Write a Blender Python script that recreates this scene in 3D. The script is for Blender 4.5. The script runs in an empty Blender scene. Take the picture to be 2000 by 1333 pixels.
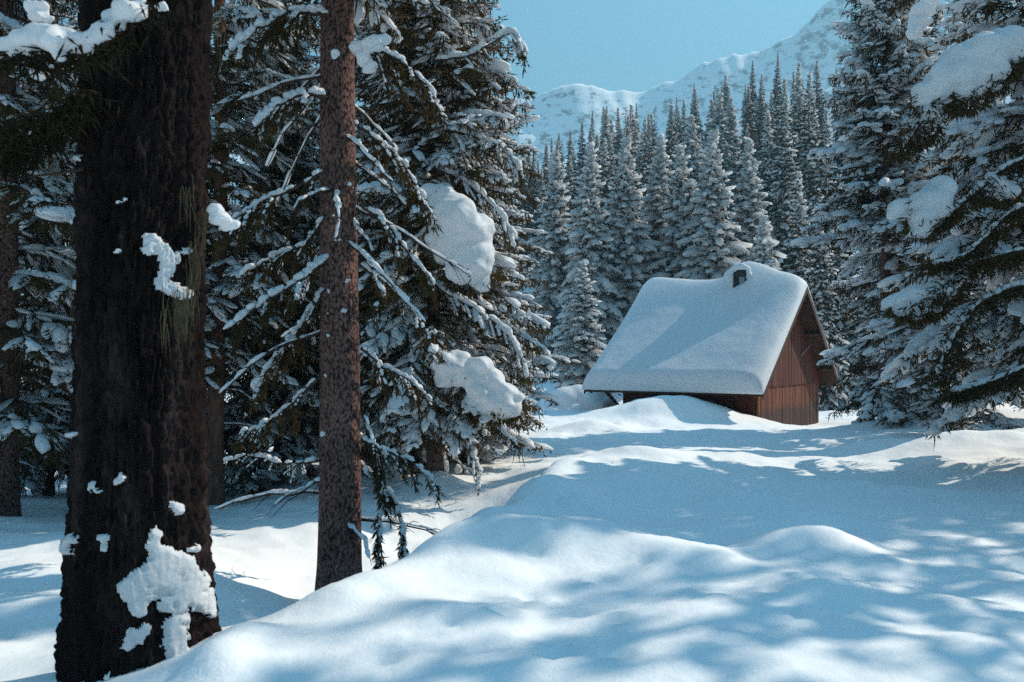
import bpy, math, random
import numpy as np
from mathutils import Vector
R_ = math.radians
SC = bpy.context.scene
COL = SC.collection

# ------------------------------------------------------------------ camera, sky, sun, exposure
F = 1556.0                      # focal length in pixels of the 2000-wide photograph (28 mm)
HZ = 700.0                      # row of the horizon
def P(px, py, d):               # picture position + distance -> place (eye at the origin, +Y ahead)
    return np.array([(px - 1000.0) / F * d, d, (HZ - py) / F * d])
cam = bpy.data.cameras.new('camera'); camo = bpy.data.objects.new('camera', cam); COL.objects.link(camo)
camo.location = (0, 0, 0); camo.rotation_euler = (R_(90), 0, 0)
cam.sensor_width = 36; cam.lens = 28.0; cam.shift_y = (HZ - 666.5) / 2000.0
cam.clip_start = 0.05; cam.clip_end = 8000
cam.dof.use_dof = True; cam.dof.focus_distance = 22; cam.dof.aperture_fstop = 3.5
SC.camera = camo

SUN_AZ, SUN_EL = 66.0, 37.5     # azimuth measured from straight ahead (+Y) towards the right (+X)
world = bpy.data.worlds.new("World"); SC.world = world; world.use_nodes = True
nt = world.node_tree; nt.nodes.clear()
sky = nt.nodes.new('ShaderNodeTexSky'); sky.sky_type = 'NISHITA'; sky.sun_disc = False
sky.sun_elevation = R_(SUN_EL); sky.sun_rotation = R_(SUN_AZ); sky.altitude = 1600
sky.air_density = 1.0; sky.dust_density = 0.3; sky.ozone_density = 2.5
tint = nt.nodes.new('ShaderNodeMix'); tint.data_type = 'RGBA'; tint.blend_type = 'MULTIPLY'
tint.inputs[0].default_value = 1.0; tint.inputs[7].default_value = (0.66, 1.0, 0.81, 1)
bg = nt.nodes.new('ShaderNodeBackground'); bg.inputs[1].default_value = 0.15
wo = nt.nodes.new('ShaderNodeOutputWorld')
tc_ = nt.nodes.new('ShaderNodeTexCoord'); sp_ = nt.nodes.new('ShaderNodeSeparateXYZ'); nt.links.new(tc_.outputs['Generated'], sp_.inputs[0])
mr_ = nt.nodes.new('ShaderNodeMapRange'); nt.links.new(sp_.outputs[2], mr_.inputs[0])       # added ramp: dims the low sky, raises the high sky to fill the shade
mr_.inputs[1].default_value = .10; mr_.inputs[2].default_value = .75; mr_.inputs[3].default_value = .13; mr_.inputs[4].default_value = 1.65
dim_ = nt.nodes.new('ShaderNodeVectorMath'); dim_.operation = 'SCALE'; nt.links.new(tint.outputs[2], dim_.inputs[0]); nt.links.new(mr_.outputs[0], dim_.inputs['Scale'])
nt.links.new(sky.outputs[0], tint.inputs[6]); nt.links.new(dim_.outputs[0], bg.inputs[0]); nt.links.new(bg.outputs[0], wo.inputs[0])
sl = bpy.data.lights.new('sun', 'SUN'); so = bpy.data.objects.new('sun', sl); COL.objects.link(so)
sl.energy = 3.6; sl.angle = R_(0.6); sl.color = (1.0, 0.88, 0.72)
sdir = Vector((math.sin(R_(SUN_AZ)) * math.cos(R_(SUN_EL)), math.cos(R_(SUN_AZ)) * math.cos(R_(SUN_EL)), math.sin(R_(SUN_EL))))
so.rotation_euler = sdir.to_track_quat('Z', 'Y').to_euler(); so.location = sdir * 60
SC.view_settings.view_transform = 'Standard'; SC.view_settings.look = 'None'
SC.view_settings.exposure = 0.66; SC.view_settings.gamma = 1.0
SC.cycles.use_denoising = False; SC.cycles.adaptive_threshold = .006
SC.cycles.max_bounces = 6; SC.cycles.diffuse_bounces = 3; SC.cycles.glossy_bounces = 1
SC.cycles.transmission_bounces = 2; SC.cycles.volume_bounces = 1; SC.cycles.transparent_max_bounces = 6
SC.cycles.caustics_reflective = False; SC.cycles.caustics_refractive = False

# ------------------------------------------------------------------ helpers
def hash2(ix, iy, seed):
    n = (ix.astype(np.int64) * 374761393 + iy.astype(np.int64) * 668265263 + seed * 1442695041) & 0xffffffff
    n = ((n ^ (n >> 13)) * 1274126177) & 0xffffffff
    n = (n ^ (n >> 16)) & 0xffffffff
    return n.astype(np.float64) / 4294967295.0
def vnoise(x, y, seed=0):
    x = np.asarray(x, float); y = np.asarray(y, float)
    ix = np.floor(x); iy = np.floor(y); fx = x - ix; fy = y - iy
    fx = fx * fx * fx * (fx * (fx * 6 - 15) + 10); fy = fy * fy * fy * (fy * (fy * 6 - 15) + 10)
    a = hash2(ix, iy, seed); b = hash2(ix + 1, iy, seed); c = hash2(ix, iy + 1, seed); d = hash2(ix + 1, iy + 1, seed)
    return ((a * (1 - fx) + b * fx) * (1 - fy) + (c * (1 - fx) + d * fx) * fy) * 2 - 1
def fbm(x, y, seed=0, o=4):
    s = 0; a = 1.0; t = 0
    for k in range(o):
        s = s + a * vnoise(np.asarray(x) * 2 ** k + 17.3 * k, np.asarray(y) * 2 ** k - 9.1 * k, seed + k); t += a; a *= 0.5
    return s / t
def ss(a, b, x):
    t = np.clip((np.asarray(x, float) - a) / (b - a), 0, 1); return t * t * (3 - 2 * t)
def nrm(v):
    return v / np.maximum(np.linalg.norm(v, axis=-1, keepdims=True), 1e-9)
Z = np.array([0, 0, 1.0])

class MB:                                       # collects geometry of ONE mesh object
    def __init__(s): s.v = []; s.t = []; s.q = []; s.n = 0
    def add(s, v, t=None, q=None):
        v = np.asarray(v, float).reshape(-1, 3)
        if t is not None and len(t): s.t.append(np.asarray(t, np.int64).reshape(-1, 3) + s.n)
        if q is not None and len(q): s.q.append(np.asarray(q, np.int64).reshape(-1, 4) + s.n)
        s.v.append(v); s.n += len(v)
    def mesh(s, name, mat, smooth=True, origin=None):
        v = np.concatenate(s.v) if s.v else np.zeros((0, 3))
        if origin is not None: v = v - np.asarray(origin)
        t = np.concatenate(s.t) if s.t else np.zeros((0, 3), np.int64)
        q = np.concatenate(s.q) if s.q else np.zeros((0, 4), np.int64)
        me = bpy.data.meshes.new(name)
        me.vertices.add(len(v)); me.vertices.foreach_set('co', v.astype(np.float32).ravel())
        nl = 3 * len(t) + 4 * len(q)
        me.loops.add(nl); me.loops.foreach_set('vertex_index', np.concatenate([t.ravel(), q.ravel()]).astype(np.int32))
        me.polygons.add(len(t) + len(q))
        st = np.concatenate([np.arange(len(t)) * 3, 3 * len(t) + np.arange(len(q)) * 4]).astype(np.int32)
        me.polygons.foreach_set('loop_start', st)
        me.update(calc_edges=True)
        me.polygons.foreach_set('use_smooth', np.full(len(me.polygons), smooth, dtype=bool))
        if mat is not None: me.materials.append(mat)
        me.validate()
        return me
    def build(s, name, mat, parent=None, smooth=True, origin=None):
        return link(name, s.mesh(name, mat, smooth, origin), parent)
def link(name, me, parent=None):
    o = bpy.data.objects.new(name, me); COL.objects.link(o)
    if parent is not None: o.parent = parent
    return o
def tag(o, label=None, cat=None, group=None, kind=None):
    if label: o['label'] = label
    if cat: o['category'] = cat
    if group: o['group'] = group
    if kind: o['kind'] = kind
    return o
def thing(name, loc, label, cat, group=None, rz=0, sc=1.0):
    o = bpy.data.objects.new(name, None); COL.objects.link(o); o.empty_display_size = 0.3
    o.location = tuple(float(c) for c in loc); o.rotation_euler = (0, 0, rz); o.scale = (sc, sc, sc) if np.isscalar(sc) else sc
    return tag(o, label, cat, group)

def tube(mb, pts, rad, n=6, cap=True):
    pts = np.asarray(pts, float); rad = np.asarray(rad, float)
    T = nrm(np.gradient(pts, axis=0)); ref = np.array([0.31, 0.83, 0.12]) if abs(T[0, 2]) > .8 else Z
    A = nrm(np.cross(T, ref)); B = np.cross(T, A)
    a = np.arange(n) * 2 * math.pi / n
    v = pts[:, None] + rad[:, None, None] * (A[:, None] * np.cos(a)[None, :, None] + B[:, None] * np.sin(a)[None, :, None])
    m = len(pts); i = np.arange(m - 1)[:, None] * n; j = np.arange(n)[None]; k = (j + 1) % n
    q = np.stack([i + j, i + k, i + n + k, i + n + j], -1).reshape(-1, 4)
    v = v.reshape(-1, 3); t = []
    if cap:
        v = np.vstack([v, pts[0], pts[-1]]); c0 = m * n
        for x in range(n): t.append((c0, (x + 1) % n, x)); t.append((c0 + 1, (m - 1) * n + x, (m - 1) * n + (x + 1) % n))
    mb.add(v, t, q)
def hexa(mb, c):                                # 8 corners: bottom 0-3, top 4-7
    mb.add(c, q=[(0, 3, 2, 1), (4, 5, 6, 7), (0, 1, 5, 4), (1, 2, 6, 5), (2, 3, 7, 6), (3, 0, 4, 7)])

def ico(sub):
    g = (1 + 5 ** .5) / 2
    v = [(-1, g, 0), (1, g, 0), (-1, -g, 0), (1, -g, 0), (0, -1, g), (0, 1, g), (0, -1, -g), (0, 1, -g), (g, 0, -1), (g, 0, 1), (-g, 0, -1), (-g, 0, 1)]
    f = [(0, 11, 5), (0, 5, 1), (0, 1, 7), (0, 7, 10), (0, 10, 11), (1, 5, 9), (5, 11, 4), (11, 10, 2), (10, 7, 6), (7, 1, 8), (3, 9, 4), (3, 4, 2), (3, 2, 6), (3, 6, 8), (3, 8, 9), (4, 9, 5), (2, 4, 11), (6, 2, 10), (8, 6, 7), (9, 8, 1)]
    v = [np.array(x) / np.linalg.norm(x) for x in v]
    for _ in range(sub):
        c = {}; nf = []
        def mid(a, b):
            k = (min(a, b), max(a, b))
            if k not in c:
                m = v[a] + v[b]; v.append(m / np.linalg.norm(m)); c[k] = len(v) - 1
            return c[k]
        for a, b, d in f:
            x, y, w = mid(a, b), mid(b, d), mid(d, a); nf += [(a, x, w), (b, y, x), (d, w, y), (x, y, w)]
        f = nf
    return np.array(v), np.array(f)
ICO = [ico(0), ico(1), ico(2)]
def blobs(mb, C, A, half, rng, sub=1, rough=0.22, flat=0.45):
    """many lumps at once: centres C, long axis A, half sizes (along, across, up)"""
    C = np.asarray(C, float); n = len(C)
    if n == 0: return
    tv, tf = ICO[sub]
    A = nrm(np.asarray(A, float)); B = nrm(np.cross(np.broadcast_to(Z, A.shape), A) + 1e-6); U = np.cross(A, B)
    d = np.ones((n, len(tv)))
    for k in range(3):
        w = rng.normal(0, 2.2 + k, (n, 3)); ph = rng.uniform(0, 6.28, (n, 1))
        d += rough / (k + 1) * np.sin(w @ tv.T + ph)
    tz = np.where(tv[:, 2] < 0, tv[:, 2] * flat, tv[:, 2])
    v = C[:, None] + (d * tv[:, 0])[..., None] * (half[:, 0:1] * A)[:, None] + (d * tv[:, 1])[..., None] * (half[:, 1:2] * B)[:, None] + (d * tz)[..., None] * (half[:, 2:3] * U)[:, None]
    t = tf[None] + (np.arange(n) * len(tv))[:, None, None]
    mb.add(v.reshape(-1, 3), t=t.reshape(-1, 3))
def shoots(mb, Pt, D, L, W, rng, cross=True):
    n = len(Pt)
    if n == 0: return
    D = nrm(D); s1 = nrm(np.cross(D, rng.normal(0, 1, (n, 3)))); s2 = np.cross(D, s1)
    L = np.broadcast_to(L, (n,))[:, None]; W = np.broadcast_to(W, (n,))[:, None]
    for s in ((s1, s2) if cross else (s1,)):
        m = Pt + D * L * 0.38
        v = np.stack([Pt, m + s * W * .5, Pt + D * L, m - s * W * .5], 1).reshape(-1, 3)
        mb.add(v, q=(np.arange(n) * 4)[:, None] + np.arange(4)[None])

def remeshed(mb, name, mat, vox, smooth_it=4, parent=None, origin=None, disp=0.0, dscale=0.3):
    me = mb.mesh('tmp', None)
    o = bpy.data.objects.new('tmp', me); COL.objects.link(o)
    r = o.modifiers.new('r', 'REMESH'); r.mode = 'VOXEL'; r.voxel_size = vox
    s = o.modifiers.new('s', 'SMOOTH'); s.iterations = smooth_it; s.factor = 0.5
    dg = bpy.context.evaluated_depsgraph_get()
    m2 = bpy.data.meshes.new_from_object(o.evaluated_get(dg)); m2.name = name
    bpy.data.objects.remove(o); bpy.data.meshes.remove(me)
    n = len(m2.vertices); co = np.empty(n * 3, np.float32); m2.vertices.foreach_get('co', co); co = co.reshape(-1, 3).astype(float)
    if disp:
        no = np.empty(n * 3, np.float32); m2.vertices.foreach_get('normal', no); no = no.reshape(-1, 3)
        h = fbm(co[:, 0] / dscale + co[:, 1] / dscale * .7, co[:, 2] / dscale + co[:, 1] / dscale * .5, 5, 3)
        co = co + no * (h * disp)[:, None]
    if origin is not None: co = co - np.asarray(origin)
    m2.vertices.foreach_set('co', co.astype(np.float32).ravel()); m2.update()
    m2.polygons.foreach_set('use_smooth', np.ones(len(m2.polygons), dtype=bool))
    m2.materials.clear(); m2.materials.append(mat)
    return islands(name, m2, parent)
def islands(name, me, parent):                   # every separate lump becomes a part of its own
    n = len(me.vertices); f = np.empty(len(me.loops), np.int32); me.loops.foreach_get('vertex_index', f)
    ls = np.empty(len(me.polygons), np.int32); me.polygons.foreach_get('loop_start', ls); lt = np.empty(len(me.polygons), np.int32); me.polygons.foreach_get('loop_total', lt)
    e = np.empty(len(me.edges) * 2, np.int32); me.edges.foreach_get('vertices', e); e = e.reshape(-1, 2); lab = np.arange(n)
    while True:
        m = np.minimum(lab[e[:, 0]], lab[e[:, 1]]); l2 = lab.copy(); np.minimum.at(l2, e[:, 0], m); np.minimum.at(l2, e[:, 1], m); l2 = l2[l2]
        if (l2 == lab).all(): break
        lab = l2
    ids, cnt = np.unique(lab, return_counts=True)
    if len(ids) == 1: return link(name, me, parent)
    co = np.empty(n * 3, np.float32); me.vertices.foreach_get('co', co); co = co.reshape(-1, 3); mat = me.materials[0]; pl = lab[f[ls]]; out = None
    for k, c in zip(ids, cnt):
        if c < 24: continue
        idx = np.where(lab == k)[0]; new = np.full(n, -1); new[idx] = np.arange(len(idx)); mb = MB(); ps = np.where(pl == k)[0]
        q = [new[f[ls[i]:ls[i] + 4]] for i in ps if lt[i] == 4]; t = [new[f[ls[i]:ls[i] + 3]] for i in ps if lt[i] == 3]
        mb.add(co[idx], t, q); out = mb.build(name, mat, parent)
    bpy.data.meshes.remove(me); return out

# ------------------------------------------------------------------ materials
class Mat:
    def __init__(s, name, rough=0.8, spec=0.2):
        s.m = bpy.data.materials.new(name); s.m.use_nodes = True; s.t = s.m.node_tree
        s.b = s.t.nodes['Principled BSDF']; s.b.inputs['Roughness'].default_value = rough
        s.b.inputs['Specular IOR Level'].default_value = spec
        s.co = s.t.nodes.new('ShaderNodeTexCoord')
    def n(s, k, **kw):
        x = s.t.nodes.new(k)
        for a, b in kw.items(): setattr(x, a, b)
        return x
    def l(s, a, b): s.t.links.new(a, b)
    def noise(s, scale, detail=4, stretch=(1, 1, 1), space='Object', rough=.55):
        mp = s.n('ShaderNodeMapping'); mp.inputs['Scale'].default_value = stretch; s.l(s.co.outputs[space], mp.inputs[0])
        x = s.n('ShaderNodeTexNoise'); x.inputs['Scale'].default_value = scale; x.inputs['Detail'].default_value = detail
        x.inputs['Roughness'].default_value = rough; s.l(mp.outputs[0], x.inputs['Vector']); return x.outputs['Fac']
    def ramp(s, fac, stops):
        r = s.n('ShaderNodeValToRGB'); e = r.color_ramp.elements
        while len(e) < len(stops): e.new(0.5)
        for k, (p, c) in enumerate(stops): e[k].position = p; e[k].color = (*c, 1) if len(c) == 3 else c
        s.l(fac, r.inputs[0]); return r.outputs['Color']
    def mix(s, f, a, b, mode='MIX'):
        x = s.n('ShaderNodeMix', data_type='RGBA', blend_type=mode)
        for k, v in ((0, f), (6, a), (7, b)):
            if isinstance(v, (int, float)): x.inputs[k].default_value = v
            elif isinstance(v, tuple): x.inputs[k].default_value = (*v, 1)
            else: s.l(v, x.inputs[k])
        return x.outputs[2]
    def color(s, c):
        if isinstance(c, tuple): s.b.inputs['Base Color'].default_value = (*c, 1)
        else: s.l(c, s.b.inputs['Base Color'])
        return s
    def bump(s, h, dist, st=1.0, prev=None):
        x = s.n('ShaderNodeBump'); x.inputs['Strength'].default_value = st; x.inputs['Distance'].default_value = dist
        s.l(h, x.inputs['Height'])
        if prev is not None: s.l(prev, x.inputs['Normal'])
        s.l(x.outputs[0], s.b.inputs['Normal']); return x.outputs[0]
M = {}
def trl(s, c, f):                                # light that soaks through
    a = s.n('ShaderNodeBsdfTranslucent'); a.inputs[0].default_value = c; m = s.n('ShaderNodeMixShader'); m.inputs[0].default_value = f
    s.l(s.b.outputs[0], m.inputs[1]); s.l(a.outputs[0], m.inputs[2]); s.l(m.outputs[0], s.t.nodes['Material Output'].inputs[0])
def mk():
    s = Mat('snow_ground', .65, .25)
    s.color(s.ramp(s.noise(.6, 3), [(.3, (.83, .87, .90)), (.7, (.88, .91, .93))]))
    b = s.bump(s.noise(5, 4), .03, .5); b = s.bump(s.noise(60, 3), .005, .4, b); s.bump(s.noise(300, 2), .0015, .4, b); M['snow'] = s.m
    s = Mat('snow_bough', .6, .25); s.color((.86, .89, .92))
    b = s.bump(s.noise(9, 4), .03, .5); s.bump(s.noise(60, 3), .006, .3, b); trl(s, (.9, .92, .94, 1), .35); M['snowb'] = s.m
    s = Mat('snow_far', .7, .1); s.color((.90, .91, .92)); trl(s, (1., .98, .97, 1), .7); M['snowf'] = s.m
    s = Mat('bark_old', 1., .03)
    c = s.ramp(s.noise(6, 6, (1, 1, .16)), [(.3, (.010, .0075, .007)), (.52, (.022, .016, .0155)), (.72, (.062, .046, .045))])
    c = s.mix(s.ramp(s.noise(1.6, 3, (1, 1, .5)), [(.5, (0, 0, 0)), (.72, (1, 1, 1))]), c, (.028, .019, .018))
    s.color(c); b = s.bump(s.noise(18, 8, (1, 1, .2), rough=.7), .05, 1.); s.bump(s.noise(70, 3, (1, 1, .5)), .008, .6, b); M['bark_old'] = s.m
    s = Mat('bark_spruce', 1., .04)
    v = s.n('ShaderNodeTexVoronoi'); v.inputs['Scale'].default_value = 42
    mp = s.n('ShaderNodeMapping'); mp.inputs['Scale'].default_value = (1, 1, .55); s.l(s.co.outputs['Object'], mp.inputs[0]); s.l(mp.outputs[0], v.inputs['Vector'])
    c = s.ramp(v.outputs['Distance'], [(.1, (.24, .15, .13)), (.55, (.115, .07, .062)), (.8, (.03, .02, .017))])
    c = s.mix(s.ramp(s.noise(3, 4, (1, 1, .4)), [(.35, (.55, .55, .55)), (.7, (1.25, 1.2, 1.2))]), (1., 1., 1.), c, 'MULTIPLY') if 0 else s.mix(.8, c, s.ramp(s.noise(4, 5, (1, 1, .4)), [(.3, (.5, .48, .47)), (.7, (1.3, 1.2, 1.15))]), 'MULTIPLY')
    s.color(c); s.bump(v.outputs['Distance'], .012, 1.0); M['bark'] = s.m
    s = Mat('bark_reddish', 1., .04); s.color(s.ramp(s.noise(12, 5, (1, 1, .3)), [(.3, (.07, .036, .028)), (.7, (.22, .115, .085))])); s.bump(s.noise(24, 5, (1, 1, .3)), .02, .8); M['bark_red'] = s.m
    s = Mat('branch_wood', .9, .1); s.color(s.ramp(s.noise(8, 3), [(.3, (.03, .021, .016)), (.7, (.075, .052, .04))])); M['twig'] = s.m
    s = Mat('needles', .7, .2)
    s.color(s.ramp(s.noise(2.2, 4), [(.3, (.036, .028, .011)), (.5, (.068, .049, .019)), (.72, (.11, .068, .030))]))
    trl(s, (.12, .08, .03, 1), .3); M['needle'] = s.m
    s = Mat('needles_shaded', .8, .1); s.color(s.ramp(s.noise(3, 4), [(.3, (.014, .014, .007)), (.7, (.040, .034, .016))])); M['needle_shaded'] = s.m  # shade on the old tree's bough, put into a darker needle colour
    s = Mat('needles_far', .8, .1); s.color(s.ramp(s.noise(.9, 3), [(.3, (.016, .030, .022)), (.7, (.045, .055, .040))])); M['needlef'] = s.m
    s = Mat('larch_twigs', .9, .1); s.color(s.ramp(s.noise(1.2, 3), [(.3, (.13, .075, .06)), (.7, (.22, .14, .12))])); M['larch'] = s.m
    s = Mat('lichen', .9, .1); s.color(s.ramp(s.noise(9, 3), [(.3, (.07, .062, .036)), (.7, (.14, .122, .072))])); M['lichen'] = s.m
    def wood(name, lo, mid, hi, low_shade=None):
        s = Mat(name, .75, .2)
        c = s.ramp(s.noise(7, 5, (1, 1, .07)), [(.28, lo), (.5, mid), (.72, hi)])
        g = s.ramp(s.noise(2.4, 2, (2.2, 2.2, .03)), [(.3, (.45, .42, .42)), (.65, (1.15, 1.1, 1.05))])
        c = s.mix(.9, c, g, 'MULTIPLY')
        s.color(c); b = s.bump(s.noise(30, 4, (1, 1, .05)), .01, .6); return s
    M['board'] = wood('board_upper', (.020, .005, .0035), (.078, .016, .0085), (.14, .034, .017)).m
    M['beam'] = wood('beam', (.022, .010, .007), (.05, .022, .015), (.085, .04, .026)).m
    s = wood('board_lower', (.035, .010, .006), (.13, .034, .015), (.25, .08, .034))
    # shade painted into the boards near the snow line, with a ragged upper edge
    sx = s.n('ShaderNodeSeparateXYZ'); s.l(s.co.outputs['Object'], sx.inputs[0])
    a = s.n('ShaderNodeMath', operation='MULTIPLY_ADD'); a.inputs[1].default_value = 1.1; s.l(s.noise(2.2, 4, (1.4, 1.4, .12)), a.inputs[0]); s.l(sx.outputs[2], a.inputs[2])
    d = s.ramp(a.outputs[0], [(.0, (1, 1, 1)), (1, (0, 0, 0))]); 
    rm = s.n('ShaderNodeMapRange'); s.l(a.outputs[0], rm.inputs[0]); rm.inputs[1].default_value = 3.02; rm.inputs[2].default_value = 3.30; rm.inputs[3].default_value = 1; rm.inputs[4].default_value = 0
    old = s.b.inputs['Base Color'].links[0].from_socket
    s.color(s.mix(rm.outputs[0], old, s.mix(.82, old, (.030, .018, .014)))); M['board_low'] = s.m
    s = Mat('chimney_stone', .9, .1); s.color(s.ramp(s.noise(6, 4), [(.3, (.02, .022, .025)), (.7, (.05, .052, .055))])); M['chim'] = s.m
    s = Mat('chimney_plate', .6, .3); s.color(s.ramp(s.noise(8, 4), [(.3, (.12, .15, .17)), (.7, (.25, .29, .31))])); M['plate'] = s.m
    s = Mat('shutter_paint', .7, .2); s.color(s.ramp(s.noise(5, 4, (1, 1, .2)), [(.3, (.014, .024, .020)), (.7, (.035, .055, .045))])); M['shutter'] = s.m
    s = Mat('frosted_boards', .8, .2)
    s.color(s.mix(s.ramp(s.noise(1.6, 5), [(.3, (0, 0, 0)), (.6, (1, 1, 1))]), (.16, .07, .065), (.62, .58, .62))); M['frost'] = s.m
    # far mountain: snow with rock where noise and steepness allow
    s = Mat('mountain_snow', .8, .1)
    ge = s.n('ShaderNodeNewGeometry'); sx = s.n('ShaderNodeSeparateXYZ'); s.l(ge.outputs['Normal'], sx.inputs[0])
    n1 = s.noise(.075, 8, (1, 1, 1.2), rough=.7)
    ad = s.n('ShaderNodeMath', operation='MULTIPLY_ADD'); s.l(sx.outputs[2], ad.inputs[0]); ad.inputs[1].default_value = -.55; s.l(n1, ad.inputs[2])
    c = s.ramp(ad.outputs[0], [(.20, (.84, .88, .91)), (.28, (.20, .21, .23))]); s.color(c); M['mount'] = s.m
mk()

# ------------------------------------------------------------------ snow ground
ctrl = [(0, 0, -1.65), (-3, 0, -1.95), (3, 0, -1.55), (0, -6, -1.6), (9, 0, -1.35), (-9, 0, -2.3), (10, -9, -1.2), (-10, -9, -2.1), (0, -20, -1.5),
        (0, 46, -3.1), (20, 46, -2.9), (-20, 46, -3.6), (40, 46, -2), (-45, 40, -4), (60, 30, 0), (45, 0, 0), (-45, 0, -4), (25, 12, -1.0), (25, 25, -1.5)]
pts = [(500, 1333, 4.1), (1000, 1333, 4.1), (1500, 1333, 4.1), (2000, 1333, 4.1), (480, 1238, 4.75), (740, 1148, 5.55), (930, 1042, 7.05), (1065, 932, 10.1),
       (1200, 893, 12.5), (1400, 890, 13), (1250, 1000, 8.5), (1450, 1090, 6.5), (1200, 1200, 5.1), (1000, 1150, 5.6), (1700, 1000, 8.8), (1900, 1100, 6.6), (1950, 950, 10.5),
       (1600, 900, 14.5), (1850, 870, 16), (2000, 880, 13), (2200, 850, 15), (2400, 920, 11), (660, 1138, 8.5), (790, 1110, 8.3), (850, 1045, 10), (950, 962, 12.5),
       (1000, 932, 14), (1100, 890, 17), (520, 1150, 8), (480, 1050, 10), (420, 992, 13.4), (600, 938, 15.5), (560, 1000, 11.5), (760, 930, 15), (850, 948, 13.5),
       (50, 1260, 5.8), (50, 1160, 7), (50, 1060, 9.5), (50, 1012, 12), (-300, 1000, 11), (300, 1100, 8), (1050, 850, 22), (1300, 850, 22), (1500, 850, 24),
       (1600, 838, 30), (1700, 822, 32), (1850, 818, 27), (2000, 806, 26), (1345, 838, 28), (1060, 806, 37), (900, 840, 30), (500, 880, 25), (100, 920, 22), (1500, 832, 30.3), (1620, 832, 37)]
C = np.array([list(c) for c in ctrl] + [P(*p) for p in pts])
def warp(x, y):
    r = np.sqrt(x * x + y * y) + 1e-6; k = 8 * np.log1p(r / 8) / r; return x * k, y * k
cx, cy = warp(C[:, 0], C[:, 1]); CC = .7
Phi = np.sqrt((cx[:, None] - cx) ** 2 + (cy[:, None] - cy) ** 2 + CC ** 2)
n_ = len(C); Amat = np.zeros((n_ + 1, n_ + 1)); Amat[:n_, :n_] = Phi - np.eye(n_) * 0.02; Amat[:n_, n_] = 1; Amat[n_, :n_] = 1
Wt = np.linalg.solve(Amat, np.append(C[:, 2], 0))
bumps = []                                       # x, y, amplitude, radius x, radius y
def bp(px, py, d, amp, rx, ry=None): p = P(px, py, d); bumps.append((p[0], p[1], amp, rx, ry or rx))
bp(1345, 800, 31.5, .92, 2.5, 1.4); bp(1225, 800, 32, .45, 2.4, 1.5); bp(1150, 835, 24, .34, 1.0, .8); bp(1215, 835, 25, .28, .5, .5); bp(1400, 850, 23, .15, 2, 1)
bp(475, 1285, 4.5, .12, .24, .32); bp(420, 1330, 4.2, .10, .2, .2); bp(655, 1140, 8.1, .20, .33, .28); bp(720, 1148, 7.6, .10, .4, .3)
bp(1590, 1085, 6.9, 0.187, .5, .3); bp(1600, 1185, 5.5, 0.102, .4, .3); bp(1330, 1105, 6.4, 0.119, .5, .35); bp(1580, 1030, 8.0, 0.170, .8, .35); bp(1470, 985, 9.0, 0.136, .6, .4)
bp(1130, 1090, 6.6, 0.102, .5, .3); bp(1200, 1050, 7.2, 0.136, .5, .35); bp(1100, 990, 8.8, 0.170, .5, .5); bp(1850, 905, 14, 0.306, 1.6, .6); bp(1700, 885, 17, 0.204, .8, .5); bp(1880, 818, 23, 0.510, 2.5, 1.0)
bp(1250, 905, 12.0, .14, .9, .4); bp(1480, 900, 12.6, .13, 1.0, .4); bp(1320, 960, 9.6, .07, .7, .35); bp(1000, 1085, 6.6, .10, .4, .4); bp(1750, 960, 10, .12, .9, .4); bp(1400, 1200, 5.2, .06, .5, .3); bp(900, 1230, 4.9, .07, .35, .3)
bp(850, 940, 13.3, .25, .5, .5); bp(420, 992, 13.2, .12, .5, .4); bp(1700, 825, 24, .15, 1.2, .8)
tracks = [(1010, 1180), (1032, 1165), (985, 1210), (1000, 1195), (1130, 1196), (1350, 1130), (1100, 1268), (1075, 1280), (1200, 1270), (755, 1290), (880, 1232), (1165, 1140), (1045, 1110),
          (1195, 1212), (1600, 1190), (1640, 1195), (1560, 1205), (1510, 1165), (1085, 1090), (1050, 1050), (1090, 1005), (1110, 1000), (985, 1018), (960, 1030), (1000, 1000), (1020, 985), (1040, 965),
          (970, 1020), (1260, 1120), (1150, 1010), (1030, 1030), (1180, 960), (1190, 940)]
trk = [P(px, py, 1.63 * F / (py - HZ)) for px, py in tracks]
crest = [P(*p)[:2] for p in ((480, 1238, 4.75), (740, 1148, 5.55), (930, 1042, 7.05), (1065, 932, 10.1), (1180, 893, 12.8))]
def hill(x, y):
    g = np.clip(.275 + .0046 * x, .10, .62)
    t = np.clip(y - 50, 0, 85); back = np.clip(y - 150, 0, 200)
    return -3.1 + g * (t + t * t * .0012) - back * .12
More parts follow.
